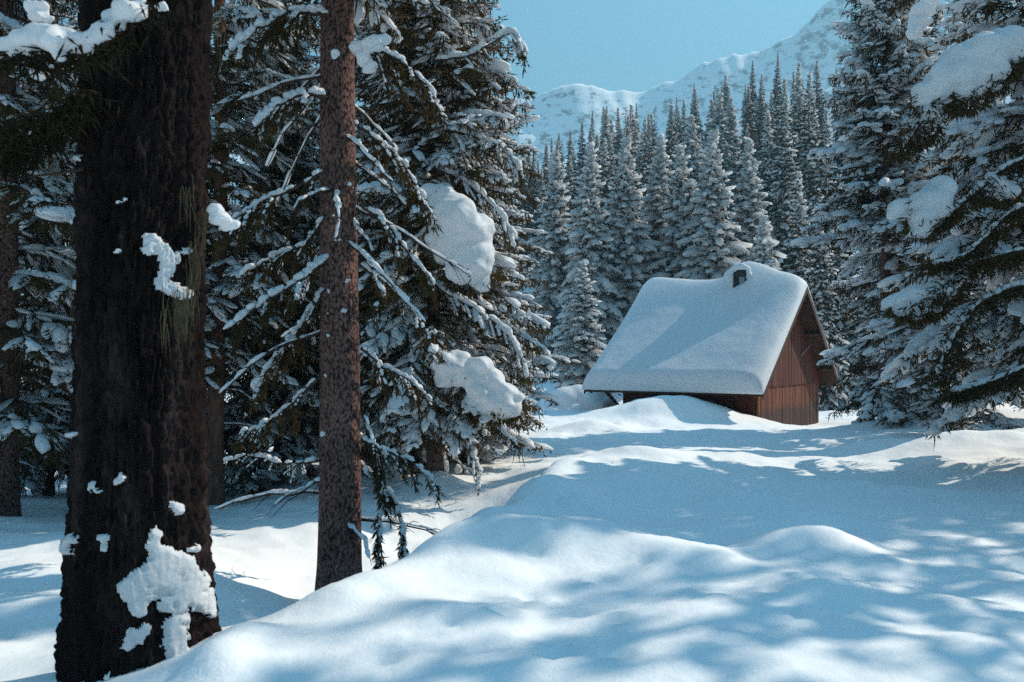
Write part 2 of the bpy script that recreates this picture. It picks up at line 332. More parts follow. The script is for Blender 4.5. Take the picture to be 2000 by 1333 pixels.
def ground(x, y, fine=True):
    x = np.asarray(x, float); y = np.asarray(y, float); sh = x.shape; xf = x.ravel(); yf = y.ravel(); out = np.empty(xf.size)
    for a in range(0, xf.size, 60000):
        X = xf[a:a + 60000]; Y = yf[a:a + 60000]; u, v = warp(X, Y)
        z = np.sqrt((u[:, None] - cx) ** 2 + (v[:, None] - cy) ** 2 + CC ** 2) @ Wt[:n_] + Wt[n_]
        far = ss(38, 58, Y); z = np.clip(z, -6, 3) * (1 - far) + hill(X, Y) * far
        dm = np.full(X.shape, 1e9); sg = np.zeros(X.shape); al = np.zeros(X.shape)
        for k in range(len(crest) - 1):
            a0, b0 = crest[k], crest[k + 1]; e = b0 - a0; L2 = e @ e; tt = np.clip(((X - a0[0]) * e[0] + (Y - a0[1]) * e[1]) / L2, 0, 1)
            ddx = X - a0[0] - tt * e[0]; ddy = Y - a0[1] - tt * e[1]; dd = np.hypot(ddx, ddy); m = dd < dm
            dm = np.where(m, dd, dm); sg = np.where(m, np.sign(e[0] * ddy - e[1] * ddx), sg); al = np.where(m, (k + tt) / (len(crest) - 1), al)
        sdist = -dm * sg; fade = ss(0, .25, al) * ss(1, .8, al)      # >0 on the right of the crest
        z += fade * (np.where(sdist < 0, -.48 * ss(0, .60, -sdist) * ss(3.2, 1.0, -sdist), 0) + .13 * np.exp(-(sdist / .35) ** 2))
        for bx, by, am, rx, ry in bumps: z += am * np.exp(-((X - bx) / rx) ** 2 - ((Y - by) / ry) ** 2)
        r = np.sqrt(X * X + Y * Y)
        z += .10 * fbm(X / 1.3, Y / .9, 3, 3) * ss(2, 6, r) + .16 * fbm(X / 5, Y / 4, 8, 2) * ss(10, 22, r) * (1 - .8 * ss(3, 8, X) * (1 - ss(36, 44, Y)) * ss(26, 30, Y))
        if fine:
            z += .020 * fbm(X / .28, Y / .24, 21, 4) + .005 * fbm(X / .07, Y / .06, 91, 2) + .035 * np.clip(fbm(X / .55, Y / .42, 44, 2), 0, 1) ** 1.5
            near = (r < 14)
            for k, p in enumerate(trk):
                m = near & (np.abs(X - p[0]) < .3) & (np.abs(Y - p[1]) < .3)
                if m.any():
                    dd = ((X[m] - p[0]) / .065) ** 2 + ((Y[m] - p[1]) / .055) ** 2
                    z[m] += -.06 * np.exp(-dd) + .012 * np.exp(-((np.sqrt(dd) - 1.7) / .5) ** 2)
        out[a:a + 60000] = z
    return out.reshape(sh)
def gz(x, y): return float(ground(np.array([x]), np.array([y]), False)[0])
def grid_mesh(X, Y, Zz):
    mb = MB(); h, w = X.shape; i = np.arange(h - 1)[:, None] * w + np.arange(w - 1)[None]
    mb.add(np.stack([X, Y, Zz], -1), q=np.stack([i, i + 1, i + w + 1, i + w], -1).reshape(-1, 4)); return mb
tx = np.linspace(-math.asinh(420 / 5.5), math.asinh(420 / 5.5), 860); gx = 5.5 * np.sinh(tx)
ty = np.linspace(-math.asinh(46 / 5.5), math.asinh(420 / 5.5), 760); gy = 7 + 5.5 * np.sinh(ty)
GX, GY = np.meshgrid(gx, gy)
tag(grid_mesh(GX, GY, ground(GX, GY)).build('snow_ground', M['snow']), kind='structure')

# ------------------------------------------------------------------ mountain
RP = np.array([(-1500, 330), (-600, 300), (0, 320), (600, 290), (850, 250), (960, 232), (1030, 186), (1090, 170), (1150, 164), (1200, 170), (1240, 181), (1290, 160), (1335, 142), (1362, 124), (1420, 112), (1460, 98),
               (1500, 88), (1550, 68), (1575, 42), (1600, 15), (1640, -15), (1720, -40), (1900, -60), (2300, -60), (3200, 0)], float)
mx = np.linspace(-1100, 1500, 620); my = np.linspace(330, 1300, 300); MX, MY = np.meshgrid(mx, my)
YR = 900.0
ridge = (HZ - np.interp(1000 + mx / YR * F, RP[:, 0], RP[:, 1])) / F * YR
ridge = ridge + 5 * fbm(mx / 34, mx * 0, 5, 4) + 2.2 * fbm(mx / 7, mx * 0, 6, 2)
t = np.clip((MY - 560) / (YR - 560), 0, 1); back = np.clip((MY - YR) / 400, 0, 1)
rn = 1 - np.abs(fbm(MX / 150 + .3 * fbm(MX / 70, MY / 70, 4), MY / 190, 31, 5))
MZ = -40 + (ridge[None] + 40) * (t ** 1.25) * (1 - .6 * back)
MZ += ((rn - .72) * 34 + 10 * fbm(MX / 35, MY / 35, 77, 4)) * np.sin(np.clip(t, 0, 1) * math.pi) ** .7 * (1 - back) + 4.5 * fbm(MX / 26, MY / 26, 12, 4) * (t > .2)
tag(grid_mesh(MX, MY, MZ).build('mountain', M['mount']), kind='structure')

# ------------------------------------------------------------------ spruces
def spruce(seed, H, R, z0, r0, lod=0, nb=None, shape=.75, snow=1.0, drop=.34, stubs=0, lean=(0, 0), skip=None, trunk_n=14, snowdeep=1.0, top_r=.02, extra=(), heavy=.40, pil=.16, fol=1.0):
    """returns the four meshes of one spruce: trunk, branches, foliage, snow"""
    rng = np.random.default_rng(seed); tr, br, fo, sn = MB(), MB(), MB(), MB()
    q = (1.0, 1.7, 3.0)[lod]
    # trunk
    nz = 60 if lod == 0 else 24; zz = np.linspace(-.6, H, nz); tt = np.clip(zz / H, 0, 1)
    wob = .05 * H / 18 * np.stack([np.sin(zz * .45 + seed), np.cos(zz * .37 + 2 * seed)], -1)
    axis = np.stack([wob[:, 0] - wob[0, 0] + lean[0] * zz, wob[:, 1] - wob[0, 1] + lean[1] * zz, zz], -1)
    rad = r0 * (1 - tt) ** .85 + top_r * tt + r0 * .25 * np.exp(-np.clip(zz, 0, 9) / .25)
    tube(tr, axis, rad, trunk_n)
    def ctr(h): return np.array([np.interp(h, zz, axis[:, 0]), np.interp(h, zz, axis[:, 1]), h])
    nb = nb or int((H - z0) * (11, 10, 13)[lod])
    hs = z0 + (H - z0) * (np.arange(nb) + rng.uniform(0, 1, nb)) / nb
    jobs = []
    for k, h in enumerate(hs):
        t = (h - z0) / (H - z0); L = R * max(1 - t, .0) ** shape * rng.uniform(.68, 1.18) * min(1, .55 + 3.2 * t) + (.12 if lod < 2 else .05)
        az = k * 2.39996 + rng.normal(0, .35)
        e0 = R_(-6 + 48 * t ** 1.6 + rng.normal(0, 7)); jobs.append((h, L, az, e0, drop * rng.uniform(.6, 1.3) * (1 - .5 * t), rng.uniform(.0, .16), None))
    for e in extra: jobs.append(e)
    for h, L, az, e0, dr, up, cov in jobs:
        if skip is not None and skip(h, az, L): continue
        dh = np.array([math.cos(az), math.sin(az), 0]); side = np.array([-dh[1], dh[0], 0]); b0 = ctr(h); ce, se = math.cos(e0), math.sin(e0)
        bend = rng.normal(0, .10)
        def ax(s): s = np.asarray(s)[..., None]; return b0 + dh * L * s * ce + side * L * bend * s * s + Z * L * (se * s - dr * s ** 2 + up * s ** 3)
        s9 = np.linspace(0, 1, 7 if lod < 2 else 4); pl = ax(s9)
        tube(br, pl, np.maximum((.010 + .011 * L) * (1 - s9) ** .8, .004 * q), (5, 4, 3)[lod], cap=False)
        cover = np.clip(rng.normal(.72, .25), .1, 1) if lod == 2 else (rng.uniform(.85, 1.) if rng.uniform() < heavy else rng.uniform(.08, .32))
        ns = max(4, int(L / (.085 * q))) if lod < 2 else max(3, int(L / .21))
        s = np.sort(rng.uniform(.10, 1, ns)); s = np.concatenate([s, s]); sg = np.repeat([1., -1.], ns)
        p = ax(s); T = nrm(ax(np.minimum(s + .02, 1.02)) - p)
        ln = np.minimum(L * .46, .75) * np.minimum(1, (s - .02) / .25) * (1.08 - s) * rng.uniform(.6, 1.25, 2 * ns) + .06 * (1 if lod < 2 else 2.2)
        d = nrm(T * .62 + side * sg[:, None] * rng.uniform(.5, 1.0, 2 * ns)[:, None] + Z * rng.normal(-.12, .18, 2 * ns)[:, None])
        ds = rng.uniform(.15, .65, 2 * ns)
        def sec(tau): tau = np.asarray(tau); return p[:, None] + d[:, None] * (ln[:, None] * tau)[..., None] - Z * (ln[:, None] * ds[:, None] * tau ** 2)[..., None]
        if lod < 2:
            K = max(2, int(ln.max() / (.048 * q))); tau = rng.uniform(.12, 1.0, (2 * ns, K)); keep = rng.uniform(0, 1, (2 * ns, K)) < np.maximum(ln / ln.max(), .25)[:, None]
            Q = sec(tau); sd = nrm(d[:, None] * .55 + np.cross(d, Z)[:, None] * rng.choice([-.8, .8], (2 * ns, K, 1)) - Z * rng.uniform(-.15, .85, (2 * ns, K, 1)))
            shoots(fo, Q[keep], sd[keep], rng.uniform(.06, .15, keep.sum()) * (1 + .25 * lod), .022 * q ** .7, rng)
            # hanging twigs under the axis
            mh = max(2, int(L / (.045 * q))); sh_ = rng.uniform(.15, 1, mh)
            shoots(fo, ax(sh_) + side * rng.normal(0, .06 * L, mh)[:, None], np.stack([rng.normal(0, .3, mh), rng.normal(0, .3, mh), -np.ones(mh)], -1), rng.uniform(.08, .36, mh), .024 * q ** .7, rng)
            shoots(fo, p, d, ln, .02 * q, rng, False)
        else:
            fq = min(1., .25 + L / 1.6); kf = rng.uniform(0, 1, 2 * ns) < fol; shoots(fo, p[kf], (d - Z * (ds * .6)[:, None])[kf], ((ln * 1.25 + .1) * fq)[kf], .15 * fq, rng)
            mh = max(2, int(L / .3)); sh_ = rng.uniform(.2, 1, mh)
            shoots(fo, ax(sh_), np.stack([dh[0] * .5 + rng.normal(0, .3, mh), dh[1] * .5 + rng.normal(0, .3, mh), -np.ones(mh)], -1), rng.uniform(.2, .5, mh) * fq, .13 * fq, rng)
        # snow along the side twigs and on the axis
        if snow > 0 and cover > .05:
            pr = cover * snow; m = rng.uniform(0, 1, 2 * ns) < pr * (.8 if lod < 2 else .75)
            a0 = sec(np.full((2 * ns, 1), .05))[:, 0]; a1 = sec(np.full((2 * ns, 1), .95))[:, 0]
            wv = rng.uniform(.4, 1.5, 2 * ns) * snowdeep * (1.35 if cover > .8 and lod < 2 else 1.)
            if lod < 2:
                hf = np.stack([ln * rng.uniform(.3, .55, 2 * ns), .022 * q ** .6 * wv + .012 + .05 * ln * wv, .020 * q ** .5 * wv + .012], -1)
            else:
                hf = np.stack([ln * rng.uniform(.4, .65, 2 * ns) + .03, .085 * wv * fq, .06 * wv * fq], -1)
            c = (a0 + a1) / 2 + Z * (hf[:, 2:3] * .55); blobs(sn, c[m], (a1 - a0)[m], hf[m], rng, 1 if lod == 0 else (1 if lod == 1 else 0), .24, .5)
            na = max(2, int(L / (.13 * q))); sa = rng.uniform(.08, .99, na); ka = rng.uniform(0, 1, na) < pr
            pa = ax(sa); ta = nrm(ax(np.minimum(sa + .05, 1.05)) - pa); w2 = rng.uniform(.5, 1.6, na) * snowdeep * (.65 + .25 * min(L, 2.5))
            ha = np.stack([.10 * q ** .6 * w2, .05 * q ** .4 * w2, .040 * q ** .4 * w2], -1)
            blobs(sn, (pa + Z * ha[:, 2:3] * .6)[ka], ta[ka], ha[ka], rng, 1 if lod < 2 else 0, .24, .5)
            if lod < 2 and rng.uniform() < pil * pr:            # a bigger pillow
                sp = rng.uniform(.45, .9); pc = ax(np.array([sp])); nbl = 5
                cc = pc + rng.normal(0, 1, (nbl, 3)) * np.array([.09, .09, .015]) * L ** .5 + Z * .05
                blobs(sn, cc, np.repeat(dh[None] - Z * dr, nbl, 0), np.stack([rng.uniform(.12, .24, nbl), rng.uniform(.09, .17, nbl), rng.uniform(.06, .11, nbl)], -1) * min(1.2, .5 + L * .35), rng, 2, .16, .4)
    # dry stubs with snow on the bare part of the trunk
    for k in range(stubs):
        h = rng.uniform(.6, max(z0, 1.2) + 1.5); az = rng.uniform(0, 6.28); L = rng.uniform(.4, 1.5); e0 = R_(rng.uniform(-35, 10)); b0 = ctr(h)
        dh = np.array([math.cos(az), math.sin(az), 0]); s9 = np.linspace(0, 1, 8); kx = np.cumsum(rng.normal(0, .03, (8, 3)), 0)
        pl = b0 + dh * (L * s9 * math.cos(e0))[:, None] + Z * (L * (math.sin(e0) * s9 - .3 * s9 ** 2))[:, None] + kx * s9[:, None]
        tube(br, pl, .014 * (1 - s9) + .004, 5)
        for m in range(7):
            i = rng.integers(2, 7); dd = nrm(dh * .6 + np.array([-dh[1], dh[0], 0]) * rng.normal(0, .8) + Z * rng.normal(-.25, .3)); l2 = rng.uniform(.12, .4)
            tube(br, [pl[i], pl[i] + dd * l2 * .5, pl[i] + dd * l2 - Z * l2 * .2], [.006, .005, .002], 4)
        if snow > 0:
            w = rng.uniform(.5, 1.3, 7); blobs(sn, (pl[:-1] + pl[1:]) / 2 + Z * .022, pl[1:] - pl[:-1], np.stack([np.full(7, L * .10), .026 * w, .024 * w], -1), rng, 1, .25, .5)
    return tr, br, fo, sn
def tree_meshes(args, far=False, bark='bark'):
    tr, br, fo, sn = spruce(**args)
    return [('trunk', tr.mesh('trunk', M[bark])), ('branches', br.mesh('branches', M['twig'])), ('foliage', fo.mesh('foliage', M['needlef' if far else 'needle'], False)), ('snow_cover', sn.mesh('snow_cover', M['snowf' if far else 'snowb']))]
def put_tree(meshes, x, y, label, cat='tree', group=None, rz=0., sc=1., name='spruce_tree', dz=0.):
    o = thing(name, (x, y, gz(x, y) + dz), label, cat, group, rz, sc)
    for nme, me in meshes: link(nme, me, o)
    return o
def xa(px, d): return (px - 1000) / F * d

V = {}
V['a'] = tree_meshes(dict(seed=11, H=19, R=2.1, z0=2.2, r0=.17, lod=0, shape=.55, stubs=8))
V['b'] = tree_meshes(dict(seed=23, H=17, R=1.9, z0=1.0, r0=.16, lod=0, shape=.6, stubs=6))
V['c'] = tree_meshes(dict(seed=37, H=20, R=2.6, z0=.35, r0=.2, lod=1, shape=.66, nb=215, stubs=4, snowdeep=1.2))
V['d'] = tree_meshes(dict(seed=41, H=16, R=2.3, z0=.5, r0=.17, lod=1, shape=.74, nb=180, snowdeep=1.3, heavy=.55, pil=.7))
V['s'] = tree_meshes(dict(seed=53, H=4.6, R=1.15, z0=.25, r0=.06, lod=0, shape=.85, snowdeep=1.1))

G_L = 'snow-laden spruces on the left'
put_tree([('trunk', spruce(seed=11, H=19, R=2.1, z0=2.4, r0=.15)[0].mesh('trunk', M['bark_red']))] + V['a'][1:], xa(420, 13.4), 13.4, 'slim spruce with bare reddish lower trunk seen between the two big trunks', group=G_L, rz=.4, sc=.95)
put_tree(V['b'], xa(8, 12), 12, 'dark spruce trunk cut by the left picture edge with snowy boughs', group=G_L, rz=2.0, sc=1.1)
put_tree(V['b'], xa(240, 17), 17, 'snowy spruce hidden behind the thick dark trunk, its boughs showing on both sides', group=G_L, rz=4.1, sc=1.1)
put_tree(V['a'], xa(560, 19), 19, 'tall snowy spruce filling the gap left of the slender brown trunk', group=G_L, rz=1.2, sc=(1.05, 1.05, .75))
put_tree(V['c'], xa(730, 18.5), 18.5, 'tall spruce standing behind the slender brown trunk, just right of it', group=G_L, rz=3.0, sc=(1, 1, .62))
put_tree(V['c'], xa(905, 17), 17, 'tall spruce whose crown tops the cushioned tree at the right edge of the left wood', group=G_L, rz=4.4, sc=(1, 1, .6))
put_tree(V['c'], xa(110, 24), 24, 'spruce deep in the wood at far left behind the other left spruces', group=G_L, rz=5.0, sc=1.05)
put_tree(V['d'], xa(940, 24), 24, 'dense spruce with snowy right edge behind the tree with the great snow cushion', group=G_L, rz=.5, sc=.82)
put_tree(V['s'], xa(487, 14.6), 14.6, 'small young spruce on the snow between the big trunks', group=G_L, rz=.3, sc=.62)
V['e'] = tree_meshes(dict(seed=67, H=9.5, R=1.75, z0=.5, r0=.1, lod=0, shape=.6, nb=150, drop=.5, heavy=.45))
for px_, d_, lb_, rz_0 in ((545, 15.6, 'low drooping spruce with boughs near the snow, left of the slender brown trunk', .2), (775, 15.2, 'low drooping spruce right of the slender brown trunk, behind its bare twigs', 2.4), (345, 15.0, 'low drooping spruce mostly hidden behind the thick dark trunk', 4.0), (95, 16.0, 'low drooping spruce at far left, seen left of the thick dark trunk', 1.1), (640, 22, 'shaded spruce directly behind the slender brown trunk', 3.3)):
    put_tree(V['e'], xa(px_, d_), d_, lb_, group=G_L, rz=rz_0)
put_tree(V['s'], xa(1008, 31), 31, 'pale young spruce half hidden at the right edge of the left trees', group=G_L, rz=2.3, sc=1.45)
put_tree(V['d'], xa(-260, 15), 15, 'spruce outside the left picture edge reaching in with snowy boughs', group=G_L, rz=.9, sc=1.1)

# the tree with the great snow cushion
def pillow(mb, lst, d, rng, dy=.0, sq=(1., 1., .9), n=5, jit=.42):
    for px, py, r in lst:
        c = P(px, py, d + rng.normal(0, .03) + dy); rr = r / F * d * 1.12
        cc = c + rng.normal(0, 1, (n, 3)) * rr * jit * np.array([.8, .8, .55]); cc = np.vstack([c, cc])
        h = rr * rng.uniform(.45, .75, (n + 1, 1)) * np.array([sq]); h[0] = rr * np.array(sq) * .95
        blobs(mb, cc, rng.normal(0, 1, (n + 1, 3)) * np.array([1, 1, .2]), h, rng, 2, .14, .75)
tr_args = dict(seed=71, H=12.5, R=1.9, z0=.8, r0=.13, lod=0, shape=.42, nb=240, stubs=8, drop=.46)
x3, y3 = xa(850, 13.4), 13.4
o3 = put_tree(tree_meshes(tr_args), x3, y3, 'drooping spruce carrying a great snow cushion, between the brown trunk and the cabin', group=G_L)
rng = np.random.default_rng(5)
g3 = np.array(o3.location)
mb = MB(); pillow(mb, [(838, 372, 16), (862, 392, 30), (888, 420, 42), (905, 455, 48), (880, 460, 40), (915, 495, 42), (925, 530, 34), (900, 515, 34), (865, 490, 26), (945, 505, 22), (938, 558, 18), (900, 548, 14)], 12.0, rng)
remeshed(mb, 'snow_cushion', M['snowb'], .035, 5, o3, g3, .02, .3)
mb = MB(); pillow(mb, [(862, 708, 26), (890, 715, 32), (915, 738, 28), (875, 735, 26), (935, 760, 30), (960, 745, 24), (985, 770, 26), (1000, 800, 18), (965, 790, 24), (930, 790, 22), (985, 810, 14), (950, 815, 14), (1010, 780, 16), (940, 715, 20)], 12.0, rng)
remeshed(mb, 'snow_cushion', M['snowb'], .03, 4, o3, g3, .02, .2)

def fringe(mb, lst, d, rng, n=90):               # needles hanging from the rim of a snow cushion
    for px, py, r in lst:
        if r < 12: continue
        a = rng.uniform(-.25, math.pi + .25, n); q_ = np.stack([px + np.cos(a) * r * 1.12, py + np.sin(a) * r * 1.05], -1)
        pp = np.array([P(u, v, d + rng.normal(.10, .12)) for u, v in q_])
        shoots(mb, pp + Z * .03, np.stack([np.cos(a) * .5 + rng.normal(0, .3, n), rng.normal(-.2, .4, n), -np.abs(np.sin(a)) * .7 - .35 + rng.normal(0, .2, n)], -1), rng.uniform(.06, .19, n), .02, rng)
def bough(par, org, path, d, rng, r0=.022, needles=1.0, snow=1.0, spread=.5, sd=1.0):
    wd, fo, sn = MB(), MB(), MB()
    q_ = np.array([P(a, b, d + (path[k][2] if len(path[k]) > 2 else 0)) for k, (a, b) in enumerate([p[:2] for p in path])]); tt = np.linspace(0, 1, len(q_)); ti = np.linspace(0, 1, 24)
    w = np.stack([np.interp(ti, tt, q_[:, c]) for c in range(3)], -1)
    for _ in range(3): w[1:-1] = (w[:-2] + 2 * w[1:-1] + w[2:]) / 4
    w[1:-1] += rng.normal(0, .008, (22, 3)); tube(wd, w, np.linspace(r0, .004, 24), 6)
    L = np.linalg.norm(np.diff(w, axis=0), axis=1).sum(); T = nrm(np.gradient(w, axis=0)); ns = int(L / .055)
    for k in range(ns):
        i = rng.integers(3, 24); sd_ = nrm(np.cross(T[i], Z)) * rng.choice([-1, 1]); dd = nrm(T[i] * .5 + sd_ * rng.uniform(.2, 1) - Z * rng.uniform(.1, 1.0)); l = spread * rng.uniform(.3, 1) * (1.15 - .6 * i / 24)
        u = np.linspace(0, 1, 6)[:, None]; pl = w[i] + dd * l * u - Z * l * .35 * u ** 2; tube(wd, pl, np.linspace(.006, .002, 6), 4, False)
        if needles > 0:
            m = int(l / .022 * needles) + 2; v = rng.uniform(.1, 1, (m, 1)); shoots(fo, w[i] + dd * l * v - Z * l * .35 * v ** 2, dd + rng.normal(0, .55, (m, 3)) - Z * .45, rng.uniform(.04, .12, m), .016, rng)
        if rng.uniform() < .55 * snow:
            g = rng.uniform(.6, 1.3); blobs(sn, (pl[1:4] + pl[2:5]) / 2 + Z * .018, pl[2:5] - pl[1:4], np.stack([np.full(3, l * .16), np.full(3, .026 * g), np.full(3, .022 * g)], -1) * sd, rng, 1, .22, .5)
    n = 46; i = rng.uniform(1, 22.9, n); i0 = i.astype(int); f_ = (i - i0)[:, None]; c = w[i0] * (1 - f_) + w[i0 + 1] * f_; g = rng.uniform(.4, 1.5, n) * sd * snow
    blobs(sn, c + Z * (.03 * g)[:, None], T[i0], np.stack([L * .035 * (.5 + g * .6), .045 * g, .036 * g], -1), rng, 1, .24, .5)
    wd.build('bough', M['twig'], par, origin=org); sn.build('snow_strip', M['snowb'], par, origin=org)
    if needles > 0: fo.build('needles', M['needle'], par, False, origin=org)
mb = MB(); fringe(mb, [(862, 392, 30), (865, 490, 26), (900, 540, 26), (925, 540, 30), (945, 530, 24), (880, 500, 30)], 12.0, rng); fringe(mb, [(862, 718, 30), (875, 745, 28), (930, 795, 26), (965, 800, 26), (985, 800, 20), (1000, 795, 20)], 12.0, rng)
mb.build('needles', M['needle'], o3, False, origin=g3)
for pp in ([(850, 330), (900, 350), (960, 400), (1010, 470)], [(850, 560), (920, 600), (980, 640), (1030, 720)], [(850, 250), (920, 265), (990, 300), (1020, 340)], [(850, 640), (800, 700), (770, 780), (750, 830)], [(850, 780), (900, 830), (920, 880), (935, 930)], [(850, 120), (920, 110), (1000, 60), (1025, 110)], [(850, 440), (800, 480), (760, 540), (740, 610)]):
    bough(o3, g3, pp, 12.5, rng, .02, 1.0, 1.0, .5, 1.3)

# slender brown trunk
x2, y2 = xa(661, 8.5), 8.5
o2 = put_tree(tree_meshes(dict(seed=83, H=21, R=1.7, z0=6.6, r0=.232, lod=0, shape=.5, stubs=30, drop=.40, lean=(.012, 0), trunk_n=40, snowdeep=.9)), x2, y2, 'slender brown trunk in the middle of the left wood with bare snowy lower twigs')
def trunk_snow(o, spots, x, y, r, seed, vox=.012, grow=1.0):
    """flecks of snow plastered on the side of a trunk that faces the path"""
    rng = np.random.default_rng(seed); mb = MB()
    for px, py, rp in spots:
        d = y - r; c = P(px, py, d); dx = np.clip((c[0] - x) / r, -.96, .96); dpt = y - r * math.sqrt(1 - dx * dx)
        rr = rp / F * d; n = 9
        rr *= grow if rp > 11 else .85
        for k in range(n):
            o_ = rng.normal(0, .42, 2) * rr; cx_ = np.clip(c[0] + o_[0], x - r * .97, x + r * .97); yy = y - math.sqrt(max(r * r - (cx_ - x) ** 2, 0))
            s = rr * rng.uniform(.35, .75)
            blobs(mb, [(cx_, yy - .2 * min(s, .05), c[2] + o_[1])], [(1, 0, 0)], np.array([[s * rng.uniform(.7, 1.2), min(s, .05) * .6, s * rng.uniform(.7, 1.4)]]), rng, 1, .35, 1.)
    return remeshed(mb, 'snow_flecks', M['snowb'], vox, 2, o, np.array(o.location), .008, .06)
trunk_snow(o2, [(682, 357, 6), (664, 468, 4), (678, 548, 6), (640, 568, 6), (640, 612, 4), (655, 470, 4), (640, 655, 4), (672, 608, 6), (628, 850, 7), (690, 230, 5), (652, 420, 4), (700, 690, 5), (636, 735, 4)], x2, y2, .215, 3)
mb = MB(); pillow(mb, [(700, 95, 16), (725, 85, 18), (750, 78, 12), (712, 115, 14), (722, 135, 13), (655, 105, 9), (735, 95, 10)], 8.25, rng); remeshed(mb, 'snow_clump', M['snowb'], .018, 2, o2, np.array(o2.location), .012, .1)
g2 = np.array(o2.location); rng = np.random.default_rng(19)
for pp, r0, ne, sp, sd in (([(640, 505, 0), (590, 545, -.2), (520, 590, -.4), (440, 645, -.5)], .028, 3.30, 0.46, 0.93), ([(640, 560, 0), (600, 620, .1), (560, 680, .2), (500, 760, .3)], .026, 3.00, 0.46, 0.93), ([(640, 190, 0), (590, 185, -.2), (540, 205, -.4), (500, 250, -.5)], .024, 3.00, 0.40, 0.99),
        ([(640, 30, 0), (570, 20, -.2), (500, 60, -.4), (440, 110, -.5)], .024, 3.00, 0.46, 0.93), ([(640, 330, 0), (570, 370, -.2), (500, 400, -.3), (430, 450, -.4)], .024, 3.00, 0.52, 0.62), ([(640, 420, 0), (600, 480, .2), (540, 500, .3), (470, 540, .4)], .02, 2.70, 0.46, 0.68), ([(620, 740, 0), (570, 790, .2), (520, 830, .3), (470, 850, .3)], .02, 2.10, 0.40, 0.62),
        ([(705, 400, 0), (760, 440, .1), (800, 500, .1), (850, 560, .2)], .022, 1.50, 0.40, 0.68), ([(705, 250, 0), (760, 290, .1), (800, 340, .1), (840, 420, .2)], .022, 2.10, 0.46, 0.68), ([(705, 90, 0), (770, 110, -.1), (830, 160, -.1), (870, 240, 0)], .024, 3.00, 0.52, 0.74), ([(705, 520, 0), (750, 550, .1), (790, 590, .2), (830, 640, .2)], .02, 1.04, 0.34, 0.74),
        ([(705, 680, 0), (750, 720, .1), (800, 740, .2), (840, 790, .3)], .02, 1.50, 0.40, 0.68), ([(705, 860, 0), (750, 880, 0), (800, 900, .1), (850, 945, .2)], .020, 1.20, 0.34, 0.62), ([(705, 800, 0), (740, 900, 0), (745, 980, 0), (738, 1095, .05)], .018, 3.60, 0.28, 0.56), ([(708, 920, 0), (760, 960, .1), (785, 1020, .1), (790, 1090, .15)], .016, 3.90, 0.28, 0.74), ([(625, 900, 0), (560, 910, .2), (500, 890, .3), (440, 900, .4)], .014, 0.00, 0.34, 0.62)):
    bough(o2, g2, pp, 8.35, rng, r0, ne, 1.0, sp, sd)

# thick dark trunk in the foreground
x1, y1 = xa(272, 4.75), 4.75
H1 = 24; nz, na = 720, 260
zz = np.concatenate([np.linspace(-.7, 3.9, nz - 60), np.linspace(3.93, H1, 60)]); aa = np.linspace(0, 2 * math.pi, na, endpoint=False)
ZZ, AA = np.meshgrid(zz, aa, indexing='ij')
rb = np.interp(zz, [-.7, 0, .35, 1.0, 1.65, 3.75, 8, H1], [.435, .425, .41, .385, .36, .345, .28, .03])[:, None] * (1 + .03 * np.sin(2 * AA + 2.2) + .02 * np.sin(3 * AA + ZZ * .4))
ca, sa = np.cos(AA), np.sin(AA)
def cyl(f, g, seed, o=4):                        # noise that closes round the trunk
    return .5 * (fbm(ca * f + 5, ZZ * g + sa * f * .01, seed, o) + fbm(sa * f + 9, ZZ * g, seed + 50, o)) + .5 * fbm((ca + sa) * f * .8, ZZ * g * .9 + 3, seed + 90, o)
fur = np.abs(cyl(9, 1.9, 3)); fur2 = np.abs(cyl(20, 6.5, 13, 3))
RR = rb * 1 + .10 * (np.minimum(fur, .28) - .14) + .07 * (np.minimum(fur2, .32) - .14) + .03 * cyl(34, 18, 33, 2)
for _ in range(2):
    k_ = np.interp(zz, [.1, .75, 1.65, 3.75], [rt / np.percentile(RR[np.abs(zz - zt) < .12][:, :], 80) for zt, rt in ((.1, .437), (.75, .384), (1.65, .350), (3.75, .350))])[:, None]
    rb = rb * k_; RR = RR * k_
lx = np.interp(zz, [1.8, 3.7], [0, .04])[:, None]
i = np.arange(nz - 1)[:, None] * na; j = np.arange(na)[None]; k = (j + 1) % na
mb = MB(); mb.add(np.stack([RR * ca + lx, RR * sa, ZZ], -1), q=np.stack([i + j, i + k, i + na + k, i + na + j], -1).reshape(-1, 4))
o1 = thing('old_tree', (x1, y1, gz(x1, y1)), 'thick dark old trunk with cracked bark and snow patches in the left foreground', 'tree')
mb.build('trunk', M['bark_old'], o1)
tr, br, fo, sn = spruce(seed=97, H=22, R=2.6, z0=8, r0=.1, lod=1, shape=.6, drop=.3)
br.build('branches', M['twig'], o1); fo.build('foliage', M['needle'], o1, False); sn.build('snow_cover', M['snowb'], o1)
z1 = np.array(o1.location)
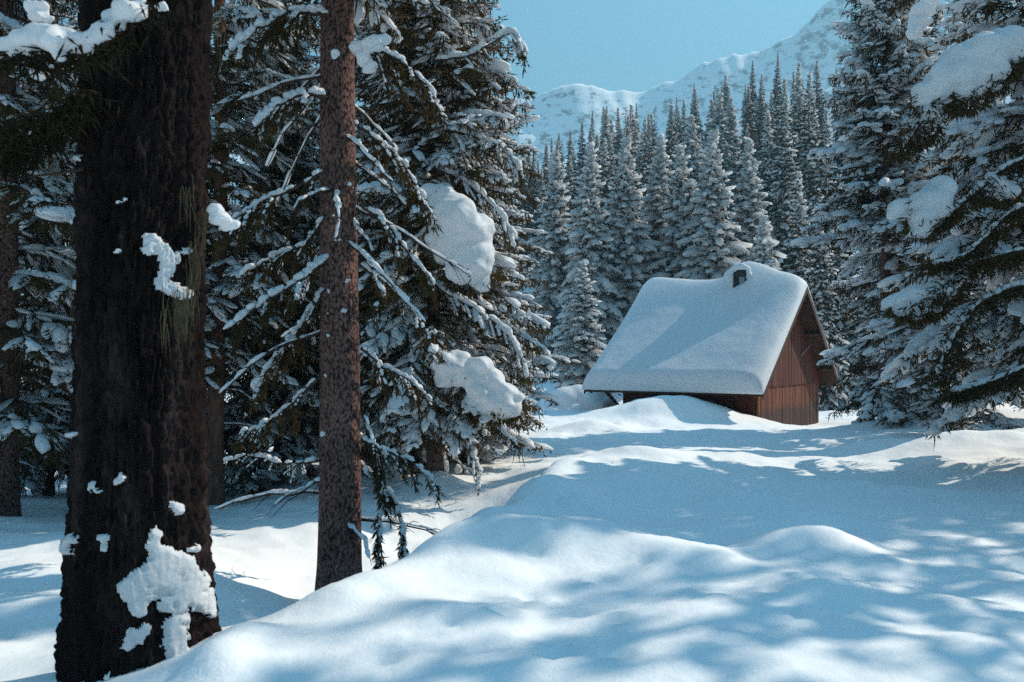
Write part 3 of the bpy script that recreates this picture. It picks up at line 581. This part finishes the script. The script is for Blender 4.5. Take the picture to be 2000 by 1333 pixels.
patch = [(295, 470, 14), (312, 490, 18), (325, 510, 16), (320, 530, 14), (312, 552, 20), (340, 570, 18), (358, 575, 10), (285, 492, 10), (355, 490, 10), (362, 470, 6),
         (300, 1040, 14), (295, 1065, 12), (310, 1085, 22), (340, 1100, 26), (365, 1125, 28), (385, 1150, 24), (330, 1130, 34), (290, 1120, 20), (270, 1135, 22), (245, 1150, 16), (275, 1165, 26), (270, 1190, 14), (360, 1160, 30), (395, 1185, 18), (410, 1195, 12),
         (335, 1180, 16), (340, 1215, 22), (335, 1245, 24), (345, 1280, 22), (335, 1300, 14), (262, 1240, 18), (285, 1228, 12), (248, 1262, 12), (375, 1070, 10), (342, 995, 12), (335, 985, 8), (188, 945, 10), (195, 960, 7), (238, 930, 10), (232, 942, 8),
         (205, 1050, 10), (208, 1070, 8), (150, 1050, 10), (135, 1070, 14), (232, 492, 6), (205, 497, 4), (245, 393, 7), (235, 398, 5), (168, 312, 7), (315, 315, 4), (148, 850, 5), (195, 820, 6), (220, 110, 5), (297, 80, 5), (330, 200, 4), (345, 420, 5), (215, 1320, 10), (222, 1130, 6), (213, 1145, 5)]
wx = RR * ca + lx + z1[0]; wy = RR * sa + z1[1]; wz = ZZ + z1[2]; PX = 1000 + F * wx / wy; PY = HZ - F * wz / wy
msk = np.full(PX.shape, -1.0); frontside = (sa < -.02) & (PY > -60) & (PY < 1420)
acc = np.zeros(PX.shape)
for px, py, r in patch:
    r = r * 1.12; acc += np.exp(-(((PX - px) ** 2 + (PY - py) ** 2) / (r * r)) ** 1.5)
acc = np.minimum(acc, 1.3) + .42 * fbm(PX / 26, PY / 20, 71, 3) + .40 * fbm(PX / 9, PY / 11, 75, 2) - .52
acc = np.where(frontside, acc, -1)
flat_ = rb + .12 * (RR - rb)
SN = np.maximum(RR - .012, flat_ - .01) * 0 + flat_ + .016 + .05 * np.clip(acc, -.4, .55) + .012 * np.sqrt(np.clip(acc, 0, 1))
keep = acc > -.05; kq = keep[:-1] & keep[1:]; kq = kq & np.roll(kq, -1, 1)
idx = np.argwhere(kq); a_ = idx[:, 0] * na + idx[:, 1]; b_ = idx[:, 0] * na + (idx[:, 1] + 1) % na
used = np.unique(np.concatenate([a_, b_, a_ + na, b_ + na])); new = np.full(nz * na, -1); new[used] = np.arange(len(used))
mb = MB(); mb.add(np.stack([SN * ca + lx, SN * sa, ZZ], -1).reshape(-1, 3)[used], q=new[np.stack([a_, b_, b_ + na, a_ + na], -1)])
islands('snow_patch', mb.mesh('snow_patch', M['snowb']), o1)
rng = np.random.default_rng(31)
mb = MB(); pillow(mb, [(15, 92, 18), (45, 82, 22), (75, 76, 27), (105, 80, 28), (135, 88, 26), (160, 92, 18), (180, 75, 16), (205, 60, 17), (225, 40, 20), (245, 22, 22), (268, 25, 16), (270, 8, 14), (115, 110, 12), (60, 100, 10), (-20, 100, 20)], 4.0, rng, 0, (1., 1., 1.), 5, .4)
remeshed(mb, 'snow_clump', M['snowb'], .013, 5, o1, z1, .012, .09)
mb = MB(); pillow(mb, [(60, 12, 14), (75, 30, 14), (90, 40, 10), (85, 12, 10), (72, 145, 12), (78, 152, 9), (320, 12, 9), (310, 16, 7)], 4.2, rng, 0, (1, 1, .8), 4); remeshed(mb, 'snow_clump', M['snowb'], .012, 2, o1, z1, .01, .06)
mb = MB(); pillow(mb, [(418, 410, 14), (432, 430, 16), (445, 440, 14), (425, 428, 14)], 4.7, rng, 0, (1, 1, .8), 4); remeshed(mb, 'snow_clump', M['snowb'], .012, 2, o1, z1, .01, .06)
mb = MB()                                        # the bough under the snow, with needles
def wire(mb, pp, d, r0, r1, n=6):
    q_ = np.array([P(a, b, d) for a, b in pp]); tt = np.linspace(0, 1, len(q_)); ti = np.linspace(0, 1, 18)
    w = np.stack([np.interp(ti, tt, q_[:, c]) for c in range(3)], -1)
    for _ in range(2): w[1:-1] = (w[:-2] + 2 * w[1:-1] + w[2:]) / 4
    tube(mb, w, np.linspace(r0, r1, 18), n); return w
wb = [wire(mb, [(290, 10), (240, 50), (180, 100), (100, 115), (0, 112), (-120, 140)], 4.05, .03, .012), wire(mb, [(170, 200), (90, 270), (30, 300), (-60, 330)], 4.4, .015, .006), wire(mb, [(165, 330), (110, 340), (55, 345)], 4.5, .012, .005), wire(mb, [(160, 180), (120, 230), (-20, 255)], 4.3, .02, .008)]
mb.build('bough', M['twig'], o1, origin=z1)
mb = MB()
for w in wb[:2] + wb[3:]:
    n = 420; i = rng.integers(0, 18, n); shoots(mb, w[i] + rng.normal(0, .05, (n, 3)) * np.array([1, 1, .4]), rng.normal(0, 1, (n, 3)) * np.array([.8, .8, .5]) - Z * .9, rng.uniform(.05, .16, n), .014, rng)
mb.build('needles', M['needle_shaded'], o1, False, origin=z1)
for px, py, n in ((345, 585, 60), (360, 600, 60), (376, 560, 70), (372, 480, 50), (385, 500, 50), (325, 590, 30), (142, 520, 40), (145, 600, 25), (365, 370, 25), (165, 200, 50), (180, 130, 40), (395, 430, 30), (428, 20, 40)):
    mb = MB()
    for _ in range(n // 3):
        c = P(px + rng.normal(0, 7), py + rng.normal(0, 16), 4.28 + (.0 if 200 < px < 370 else .28)); l = rng.uniform(.05, .26)
        k = c + np.cumsum(np.vstack([[0, 0, 0], np.stack([rng.normal(0, .006, 4), rng.normal(0, .006, 4), np.full(4, -l / 4)], -1)]), 0); tube(mb, k, [.0018, .002, .0018, .0014, .0006], 3, False)
    mb.build('beard_lichen', M['lichen'], o1, origin=z1)

# ------------------------------------------------------------------ spruces on the right
G_R = 'snow-laden spruces on the right'
put_tree(tree_meshes(dict(seed=61, H=15.5, R=2.9, z0=.3, r0=.2, lod=1, shape=.55, nb=330, snowdeep=1.3, heavy=.6, pil=.8, skip=lambda h, az, L: h < 5.6 and math.cos(az) < -.42 and L > 1.3 and L != 2.1, extra=[(h_, 2.1, -1.57 + a_, -.1, .42, .05, None) for h_, a_ in ((.7, -.3), (1.1, .5), (1.5, -.6), (1.9, .1), (2.3, .7), (2.7, -.2), (3.1, .3), (1.3, 1.0), (.9, .1), (3.6, -.4), (4.1, .2))])), xa(1728, 23.5), 23.5, 'broad tall spruce beside the cabin gable, nearest to the cabin on its right', group=G_R, dz=-.3)
put_tree(V['d'], xa(1805, 25.5), 25.5, 'tall spruce just right of the broad spruce beside the cabin gable', group=G_R, rz=3.6, sc=(1.2, 1.2, .92))
put_tree(V['d'], xa(1880, 18), 18, 'spruce behind the near right tree with the snow pillows', group=G_R, rz=.8, sc=(.85, .85, .64))
put_tree(V['c'], xa(2110, 20), 20, 'spruce at the right picture edge behind the pillowed tree', group=G_R, rz=2.8, sc=(1., 1., .53))
put_tree(V['s'], xa(1880, 15.5), 15.5, 'low snow-capped spruce bush on the drift under the right trees', 'shrub', G_R, 1.0, .30)
xr, yr = xa(2065, 11.7), 11.7
orr = put_tree(tree_meshes(dict(seed=131, H=10.5, R=2.5, z0=1.5, r0=.2, lod=0, shape=.8, nb=128, heavy=.6, pil=.85, stubs=10, drop=.42, snowdeep=1.45)), xr, yr, 'near dark spruce at the right picture edge loaded with big snow pillows', group=G_R)
zr = np.array(orr.location); rng = np.random.default_rng(77)
for lst, d in (([(1975, 75, 24), (1955, 95, 34), (1925, 112, 42), (1890, 130, 46), (1855, 155, 40), (1870, 175, 30), (1825, 180, 28), (1800, 198, 16), (1930, 140, 34), (1895, 175, 26), (1975, 110, 22)], 10.1),
               ([(1815, 225, 22), (1808, 245, 22), (1795, 268, 14), (1830, 225, 12)], 10.2), ([(1838, 370, 26), (1815, 395, 32), (1805, 425, 30), (1800, 452, 18), (1845, 395, 18), (1835, 415, 20)], 10.1), ([(1758, 408, 18), (1770, 400, 12), (1748, 420, 10)], 10.2),
               ([(1945, 362, 26), (1965, 375, 20), (1928, 378, 18), (1885, 405, 14), (1895, 420, 12)], 10.2), ([(1840, 570, 24), (1815, 580, 26), (1785, 582, 24), (1755, 588, 18), (1735, 595, 12), (1790, 605, 18), (1765, 608, 16), (1850, 545, 18), (1880, 530, 16), (1825, 600, 14)], 10.2),
               ([(1800, 25, 18), (1795, 45, 20), (1785, 65, 14), (1815, 10, 14)], 18.0), ([(1875, 780, 22), (1890, 775, 24), (1905, 790, 20), (1865, 795, 14), (1885, 800, 18)], 13.4)):
    mb = MB(); pillow(mb, lst, d, rng); remeshed(mb, 'snow_pillow', M['snowb'], .028, 4, orr, zr, .02, .2)
mb = MB()
for lst in ([(1800, 205, 16), (1825, 190, 28), (1870, 190, 30), (1895, 190, 26), (1930, 150, 34), (1960, 125, 26)], [(1815, 400, 30), (1805, 435, 28), (1840, 400, 18)], [(1760, 605, 16), (1790, 608, 20), (1825, 602, 16), (1850, 570, 20)], [(1945, 372, 26), (1965, 380, 20)], [(1808, 250, 20), (1797, 272, 14)]): fringe(mb, lst, 10.1, rng, 120)
mb.build('needles', M['needle'], orr, False, origin=zr)
mb = MB()
wr = [wire(mb, pp, 10.1, a, b) for pp, a, b in (([(2060, 480), (1960, 500), (1890, 520), (1840, 560), (1800, 590)], .035, .012), ([(2060, 395), (1980, 410), (1920, 470), (1880, 510), (1820, 520)], .03, .008), ([(2060, 290), (1960, 330), (1880, 400), (1830, 440)], .03, .01),
      ([(2040, 90), (1960, 130), (1880, 190), (1800, 235), (1760, 300)], .035, .01), ([(2050, 560), (1980, 560), (1900, 600), (1850, 680), (1830, 740)], .025, .006), ([(2050, 700), (1960, 740), (1900, 760), (1860, 770)], .02, .008))]
mb.build('bough', M['twig'], orr, origin=zr)
mb = MB()
for w in wr:
    ms = MB()
    n = 900; i = rng.integers(0, 18, n); shoots(mb, w[i] + rng.normal(0, .09, (n, 3)) * np.array([1, 1, .35]) - Z * .03, rng.normal(0, 1, (n, 3)) * np.array([.9, .9, .5]) - Z * .8, rng.uniform(.06, .2, n), .02, rng)
    n = 17; wv = rng.uniform(.5, 1.4, n); blobs(ms, w[:-1] + Z * .04, np.diff(w, axis=0), np.stack([np.full(n, .07), .045 * wv, .04 * wv], -1), rng, 1, .2, .5); ms.build('snow_strip', M['snowb'], orr, origin=zr)
mb.build('needles', M['needle'], orr, False, origin=zr)
# trees beside the path, right of the picture: they throw the long shadows
G_S = 'spruces standing right of the picture'
V['p'] = tree_meshes(dict(seed=91, H=16, R=2.2, z0=1.5, r0=.17, lod=1, shape=.8, nb=88, heavy=.5))
for x, y, v, rz, sc in ((13.2, 13.0, 'p', 0, .72), (15.2, 13.2, 'c', 1, .7), (10.6, 9.0, 'p', 2, .72), (9.0, 5.4, 'd', 4, .7), (12.2, 8.0, 'p', 3.3, .82), (13.6, 11.2, 'p', 4.2, (.6, .6, .85))):
    put_tree(V[v], x, y, 'snowy spruce beyond the right picture edge that throws its shadow across the snow', group=G_S, rz=rz, sc=sc)

# ------------------------------------------------------------------ forest behind the cabin
FV = []
for k, (H, Rr, z0, sn, dr) in enumerate(((18, 3.9, .5, 1.7, .5), (19, 3.6, .5, 1.7, .55), (17, 3.8, .4, 1.7, .5), (18, 2.6, .6, .8, .55), (20, 2.5, .6, .7, .6), (16, 2.5, .5, .95, .55))):
    FV.append(tree_meshes(dict(seed=300 + k, H=H, R=Rr, z0=z0, r0=.2, lod=2, shape=.86, snow=sn, drop=dr, trunk_n=7, fol=.45 if k < 3 else .9, snowdeep=2.8 if k < 3 else 1.7), True))
LV = []
for k in range(2):
    rng = np.random.default_rng(400 + k); tr, br = MB(), MB(); H = 16
    tube(tr, [(0, 0, -.5), (.05, 0, H * .5), (0, .05, H)], [.16, .09, .01], 6)
    for h in np.linspace(2.5, H - .2, 90):
        az = rng.uniform(0, 6.28); L = 2.0 * (1 - h / H) ** .7 * rng.uniform(.6, 1.1) + .2; d = np.array([math.cos(az), math.sin(az), rng.uniform(-.15, .35)])
        p0 = np.array([0, 0, h]); n = 16; u = rng.uniform(.2, 1, n)
        tube(br, [p0, p0 + d * L * .5, p0 + d * L], [.03, .02, .008], 3, False)
        shoots(br, p0 + d * (L * u)[:, None], nrm(d + rng.normal(0, .6, (n, 3))), rng.uniform(.2, .5, n), .035, rng)
    LV.append([('trunk', tr.mesh('trunk', M['twig'])), ('branches', br.mesh('branches', M['larch'], False))])
front = [(1085, 300, 62, 'leftmost sunlit spruce of the row behind the cabin, next to the left wood', 0), (1152, 285, 58, 'sunlit spruce left of the cabin roof with a long snowy skirt', 1), (1138, 515, 46, 'short snowy spruce standing just left of the snow-covered roof', 2), (1222, 275, 60, 'sunlit spruce above the left end of the snow-covered roof', 0),
         (1288, 268, 63, 'slim sunlit spruce above the left half of the snow-covered roof', 1), (1330, 290, 60, 'narrow sunlit spruce above the middle of the snow-covered roof', 2), (1392, 262, 57, 'tallest sunlit spruce above the roof, left of the chimney', 0), (1462, 275, 60, 'sunlit spruce above the chimney', 1), (1490, 425, 50, 'small sunlit spruce right above the roof ridge by the chimney', 2)]
G_F = 'sunlit spruces in the row behind the cabin'
hts = {0: 18, 1: 19, 2: 17, 3: 18, 4: 20, 5: 16}
taken = []
for px, top, d, lb, v in front:
    x = xa(px, d); zb = gz(x, d); h = (HZ - top) / F * d - zb; sc = h / hts[v]; taken.append((x, d))
    put_tree(FV[v], x, d, lb, group=G_F, rz=px * .37, sc=(max(sc, .62), max(sc, .62), sc))
skyl = np.array([(0, 300), (800, 290), (1000, 275), (1060, 275), (1100, 262), (1190, 222), (1215, 210), (1270, 195), (1330, 178), (1400, 165), (1440, 155), (1490, 135), (1560, 140), (1700, 120), (2200, 100)], float)
rng = np.random.default_rng(9); cnt = 0; tries = 0
while cnt < 262 and tries < 9000:
    tries += 1
    px = rng.uniform(150, 1960); d0 = 66 if px < 1000 else 84; d = d0 + (152 - d0) * rng.uniform() ** .85; x = xa(px, d)
    if any((x - a) ** 2 + (d - b) ** 2 < (1.7 + .008 * d) ** 2 for a, b in taken): continue
    zb = gz(x, d); top = np.interp(px, skyl[:, 0], skyl[:, 1]) + rng.normal(10, 18); hmax = (HZ - top) / F * d - zb
    h = min(rng.uniform(11.5, 18), hmax)
    if h < 8.5: continue
    taken.append((x, d)); cnt += 1
    if rng.uniform() < .09 and d > 85:
        put_tree(LV[cnt % 2], x, d, 'bare reddish larch among the dark spruces on the hillside', group='bare larches in the hillside forest', rz=rng.uniform(0, 6), sc=h / 16, name='larch_tree')
    else:
        v = int(rng.choice([3, 4, 5, 0], p=[.35, .3, .25, .1])); sc = h / hts[v]
        put_tree(FV[v], x, d, 'dark spruce dusted with snow in the dense forest climbing the hillside', group='spruces of the hillside forest', rz=rng.uniform(0, 6), sc=(sc * 1.0, sc * 1.0, sc))
for px, d, h in ((1600, 48, 12.5), (1640, 52, 13.5), (1560, 54, 15), (1700, 50, 13), (1535, 70, 17), (1500, 77, 17), (1580, 78, 18), (1615, 68, 16), (1560, 88, 19)):
    x = xa(px, d); put_tree(FV[3 if px % 3 else 5], x, d, 'bluish shaded spruce standing behind the right end of the cabin', group='shaded spruces behind the gable', rz=px, sc=h / 17)
# scattered tiny trees on the mountain flank
rng = np.random.default_rng(15); mb = MB(); ns = 0
while ns < 900:
    x = rng.uniform(-350, 600); y = rng.uniform(440, 800)
    if fbm(np.array([x / 60]), np.array([y / 60]), 61, 3)[0] < .05 + (y - 440) / 1500: continue
    i = np.searchsorted(my, y) - 1; j = np.searchsorted(mx, x) - 1; z = MZ[i, j]; h = rng.uniform(5, 10); ns += 1
    a = np.arange(7) * 2 * math.pi / 7; v = [(x, y, z + h)]; t_ = []
    for s in range(3):
        zz_ = z + h * (.62 - .3 * s); r = h * (.07 + .05 * s) * (1 + .3 * np.sin(a * 3 + rng.uniform(0, 6)))
        b0 = len(v); v += [(x + r[k] * math.cos(a[k]), y + r[k] * math.sin(a[k]), zz_) for k in range(7)]; v.append((x, y, zz_ + h * .36)); t_ += [(b0 + 7, b0 + k, b0 + (k + 1) % 7) for k in range(7)]
    mb.add(v, t=t_)
tag(mb.build('distant_trees', M['needlef'], None, False), 'scattered dark trees far up on the hazy mountain slope', 'trees', kind='stuff')

# ------------------------------------------------------------------ cabin
TH = R_(36); GU = np.array([-math.cos(TH), math.sin(TH), 0]); GV = np.array([math.sin(TH), math.cos(TH), 0])
G0 = P(1490, 770, 30); LU, LV_, RISE, HW = 7.75, 11.3, 4.38, 5.65
def cb(u, v, z): return G0 + np.multiply.outer(np.asarray(u, float), GU) + np.multiply.outer(np.asarray(v, float), GV) + np.multiply.outer(np.asarray(z, float), Z)   # z from the eave level
base_c = cb(4, 5.6, -3.4)
cabin = thing('wooden_cabin', base_c, 'reddish brown wooden cabin under a thick snow-covered steep roof', 'cabin')
def bld(mb, name, mat, par=cabin, smooth=False): return mb.build(name, mat, par, smooth, base_c)
def box(mb, u0, u1, v0, v1, z0, z1, z2=None, z3=None):   # z2/z3: top heights at v0/v1
    a, b = (z1, z1) if z2 is None else (z2, z3)
    hexa(mb, [cb(u0, v0, z0), cb(u1, v0, z0), cb(u1, v1, z0), cb(u0, v1, z0), cb(u0, v0, a), cb(u1, v0, a), cb(u1, v1, b), cb(u0, v1, b)])
def rz_(v): return RISE * (1 - abs(v - HW) / HW)       # roof plane over v
UW, UF, VW, VF = .75, 6.55, 1.2, 10.4                         # wall planes
rng = np.random.default_rng(3)
mb = MB(); u = UW
while u < UF:
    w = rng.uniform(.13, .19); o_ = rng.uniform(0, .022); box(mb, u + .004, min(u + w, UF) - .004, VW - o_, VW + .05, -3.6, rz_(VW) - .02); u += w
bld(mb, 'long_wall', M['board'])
mb = MB(); v = VW + .06
while v < VF:
    w = rng.uniform(.13, .19); o_ = rng.uniform(0, .022); box(mb, UW - o_, UW + .05, v + .004, min(v + w, VF) - .004, -3.9, .22); v += w
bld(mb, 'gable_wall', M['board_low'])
mb = MB(); v = .55
while v < LV_ - .55:
    w = rng.uniform(.13, .19); o_ = rng.uniform(.06, .082); e = min(v + w, LV_ - .55)
    if rz_((v + e) / 2) > .25: box(mb, UW - o_, UW - .01, v + .004, e - .004, .18 - rng.uniform(0, .03), 0, max(rz_(v) - .06, .19), max(rz_(e) - .06, .19))
    v += w
bld(mb, 'gable_cladding', M['board'])
mb = MB(); box(mb, UW, UF, VF - .05, VF, -3.9, rz_(VF) - .02); box(mb, UF - .05, UF, VW + .06, VF - .06, -3.6, .3); bld(mb, 'back_wall', M['board'])
mb = MB()                                                  # roof deck: two slopes
for s in (0, 1):
    va, vb = (0, HW) if s == 0 else (LV_, HW)
    hexa(mb, [cb(0, va, -.02), cb(LU, va, -.02), cb(LU, vb, RISE - .02), cb(0, vb, RISE - .02), cb(0, va, .1), cb(LU, va, .1), cb(LU, vb, RISE + .1), cb(0, vb, RISE + .1)])
roof = bld(mb, 'roof', M['beam'])
for u_ in (-.045, LU + .004):                              # verge boards along the gables
    for va, vb in ((-.04, HW), (LV_ + .04, HW)):
        mb = MB(); hexa(mb, [cb(u_, va, -.20), cb(u_ + .04, va, -.20), cb(u_ + .04, vb, RISE - .16), cb(u_, vb, RISE - .16), cb(u_, va, .13), cb(u_ + .04, va, .13), cb(u_ + .04, vb, RISE + .13), cb(u_, vb, RISE + .13)])
        bld(mb, 'verge_board', M['beam'], roof)
mb = MB(); box(mb, -.003, LU + .003, -.05, -.004, -.10, .12); bld(mb, 'eave_board', M['beam'], roof)
for u_ in np.linspace(.3, LU - .25, 10):                  # rafter ends under the overhang
    mb = MB(); tube(mb, [cb(u_, .05, -.12), cb(u_, 1.2, RISE * 1.2 / HW - .13)], [.065, .065], 7); bld(mb, 'rafter', M['beam'], roof, True)
for v_ in (1.3, 3.4, 7.9, 10.0, 5.65):
    mb = MB(); z_ = rz_(v_) - .17; tube(mb, [cb(.05, v_, z_), cb(UW + .3, v_, z_)], [.085, .085], 8); bld(mb, 'purlin', M['beam'], roof, True)
def beam(pa, pb, w, name, mat='beam'):
    mb = MB(); tube(mb, [pa, (np.asarray(pa) + pb) / 2, pb], [w, w, w], 4); return bld(mb, name, M[mat])
beam(cb(UF + .95, VW, -.05), cb(UF - .02, VW - .02, -.95), .085, 'brace'); beam(cb(UF - .05, VW - .03, -.9), cb(UF - .05, VW - .03, -3), .075, 'corner_post')
beam(cb(UW - .1, VF + .85, -.05), cb(UW - .1, VF, -.9), .08, 'brace'); beam(cb(UW - .08, VW, .1), cb(UW - .08, VW, -3.2), .07, 'corner_post')
beam(cb(UW - .12, LV_ - .05, .03), cb(UW - .12, VF - .1, .03), .07, 'eave_beam')
mb = MB(); tube(mb, [cb(UW - .14, 7.0, 1.45), cb(UW - .25, 8.2, 2.0)], [.022, .022], 5); bld(mb, 'slanting_pole', M['plate'], smooth=True)
mb = MB(); box(mb, 3.2, 4.3, VW - .06, VW - .026, -1.2, -.28); sh_ = bld(mb, 'window_shutter', M['shutter'])
mb = MB()
for a, b, c, d_ in ((3.12, 4.38, -.28, -.2), (3.12, 3.2, -1.2, -.28), (4.3, 4.38, -1.2, -.28)): box(mb, a, b, VW - .075, VW - .027, c, d_)
bld(mb, 'shutter_frame', M['beam'], sh_)
# snow on the roof: a closed body over both slopes
nu, nv = 170, 200
uu = np.linspace(-.06, LU + .12, nu); vv = np.linspace(-.16, (LV_ + .16), nv); UU, VV = np.meshgrid(uu, vv, indexing='ij')
def edge(d, w): k = np.clip(d / w, 0, 1); return np.sqrt(np.clip(1 - (1 - k) ** 2, 0, 1))
vr = (VV - HW); soft = np.sqrt(vr ** 2 + .35 ** 2) - .12
roofz = RISE * (1 - np.abs(vr) / HW) + .11
topz = RISE * (1 - soft / HW) + .11
th = .40 + .16 * ss(3.9, .2, VV) + .30 * np.exp(-((VV - 5.5) / .8) ** 2) + .05 * fbm(UU / 1.8, VV / 1.5, 4, 3) + .012 * fbm(UU / .4, VV / .4, 14, 3)
th = th + .24 * ss(4.2, 7.4, UU) * ss(1.5, 5.2, VV)
mound = .74 * np.exp(-np.abs((UU - 2.6) / np.where(UU > 2.6, .72, 1.35)) ** 2.2 - ((VV - 5.35) / 1.25) ** 2)
th = th * edge(UU + .06, .95) * edge(LU + .12 - UU, .75) * edge(VV + .16, .36) * edge((LV_ + .16) - VV, .6) + mound
wgt = edge(UU + .06, .5) * edge(LU + .12 - UU, .5)
TZ = roofz + (topz - roofz) * wgt + th + .0
TZ = np.maximum(TZ, roofz + .004)
# overhanging eave: push the snow outwards where it is thick
push = -.18 * np.exp(-((VV + .16) / .5) ** 2) * np.clip(th, 0, .6) + .14 * np.exp(-(((LV_ + .16) - VV) / .5) ** 2) * np.clip(th, 0, .6)
top = cb(UU, VV + push, TZ); bot = cb(UU, VV, roofz + .003)
mb = MB(); i = np.arange(nu - 1)[:, None] * nv + np.arange(nv - 1)[None]; n = nu * nv
rim = np.concatenate([np.arange(nv), (np.arange(1, nu)) * nv + nv - 1, (nu - 1) * nv + np.arange(nv - 2, -1, -1), np.arange(nu - 2, 0, -1) * nv])
r2 = np.roll(rim, -1)
mb.add(np.concatenate([top.reshape(-1, 3), bot.reshape(-1, 3)]), q=np.concatenate([np.stack([i, i + nv, i + nv + 1, i + 1], -1).reshape(-1, 4), np.stack([i + n, i + 1 + n, i + nv + 1 + n, i + nv + n], -1).reshape(-1, 4), np.stack([rim, r2, r2 + n, rim + n], -1)]))
bld(mb, 'roof_snow', M['snowb'], roof, True)
# chimney poking out of its snow hood
pxx = 1000 + F * top[..., 0] / top[..., 1]; pyy = HZ - F * top[..., 2] / top[..., 1]; k_ = np.argmin((pxx - 1445) ** 2 + (pyy - 547) ** 2 + 1e3 * (VV > HW)); cp = top.reshape(-1, 3)[k_]
FW = np.array([-.25, -.97, 0]); FW /= np.linalg.norm(FW); SD = np.array([.97, -.25, 0]); SD /= np.linalg.norm(SD)
def cc_(s, f, z): return cp + SD * s + FW * f + Z * z
def cbox(mb, s0, s1, f0, f1, z0, z1): hexa(mb, [cc_(s0, f0, z0), cc_(s1, f0, z0), cc_(s1, f1, z0), cc_(s0, f1, z0), cc_(s0, f0, z1), cc_(s1, f0, z1), cc_(s1, f1, z1), cc_(s0, f1, z1)])
mb = MB(); cbox(mb, -.26, .28, -1.4, .18, -.62, .40); ch = bld(mb, 'chimney', M['chim'])
mb = MB(); cbox(mb, -.02, .22, .183, .205, -.36, .08); bld(mb, 'chimney_plate', M['plate'], ch)
mb = MB(); rng = np.random.default_rng(8)
for s_, f_, z_, r in ((-.38, .02, .1, .24), (-.36, .04, -.2, .22), (-.33, .02, .35, .24), (.40, .02, .15, .24), (.37, .04, -.15, .22), (.32, .10, -.60, .17), (.05, .12, -.74, .18), (-.26, .12, -.56, .18), (-.18, .05, .50, .24), (.08, .05, .54, .26), (.30, .04, .46, .24), (-.2, .14, .36, .13), (.22, .16, .40, .10), (0, -.4, .5, .4), (.5, -.4, .2, .36), (-.4, -.45, .2, .36)):
    blobs(mb, [cc_(s_ * .92, f_ - .04, z_ * .95)], [SD], np.array([[r * .9, r * .8, r * .8]]), rng, 2, .05, 1.)
remeshed(mb, 'chimney_snow', M['snowb'], .05, 8, ch, base_c, .02, .3)

# small shed left of the cabin, nearly buried
sc_ = P(1125, 800, 40); sh0 = np.array([sc_[0], sc_[1], sc_[2] - 1.2])
shed = thing('buried_shed', sh0, 'small shed almost buried under a rounded snow dome, left of the cabin', 'shed')
mb = MB(); a = P(1150, 770, 40.10); b = P(1222, 770, 39.20)
hexa(mb, [P(1150, 850, 40.10), P(1226, 850, 39.20), P(1226, 850, 41.6), P(1150, 850, 42.6), P(1152, 768, 40.50), P(1192, 764, 39.60), P(1192, 764, 41.6), P(1152, 768, 42.6)]); mb.build('wall', M['frost'], shed, False, sh0)
mb = MB(); rng = np.random.default_rng(6)
for px, py, r, d in ((1110, 798, 44, 40.10), (1090, 806, 38, 40.10), (1130, 792, 40, 40.10), (1148, 792, 34, 40.20), (1080, 821, 40, 39.6), (1120, 826, 45, 39.6), (1140, 776, 22, 41.6), (1160, 771, 20, 38.2), (1180, 766, 16, 38.4)):
    blobs(mb, [P(px, py, d)], [(1, 0, 0)], np.array([[r / F * d, r / F * d, r / F * d]]), rng, 2, .04, 1.)
remeshed(mb, 'roof_snow', M['snowb'], .07, 14, shed, sh0, .03, .6)

# ------------------------------------------------------------------ air
mb = MB(); x0, x1_, y0, y1_, z0_, z1_ = -1200, 1600, -60, 1400, -80, 480
hexa(mb, [(x0, y0, z0_), (x1_, y0, z0_), (x1_, y1_, z0_), (x0, y1_, z0_), (x0, y0, z1_), (x1_, y0, z1_), (x1_, y1_, z1_), (x0, y1_, z1_)])
hm = bpy.data.materials.new('haze_air'); hm.use_nodes = True; t = hm.node_tree; t.nodes.clear()
pv = t.nodes.new('ShaderNodeVolumePrincipled'); om = t.nodes.new('ShaderNodeOutputMaterial'); t.links.new(pv.outputs[0], om.inputs['Volume'])
pv.inputs['Color'].default_value = (.42, .68, .80, 1); pv.inputs['Density'].default_value = .00042; pv.inputs['Anisotropy'].default_value = .2
tag(mb.build('haze', hm, None, False), 'thin bluish air between the wood and the mountain', 'haze', kind='stuff')
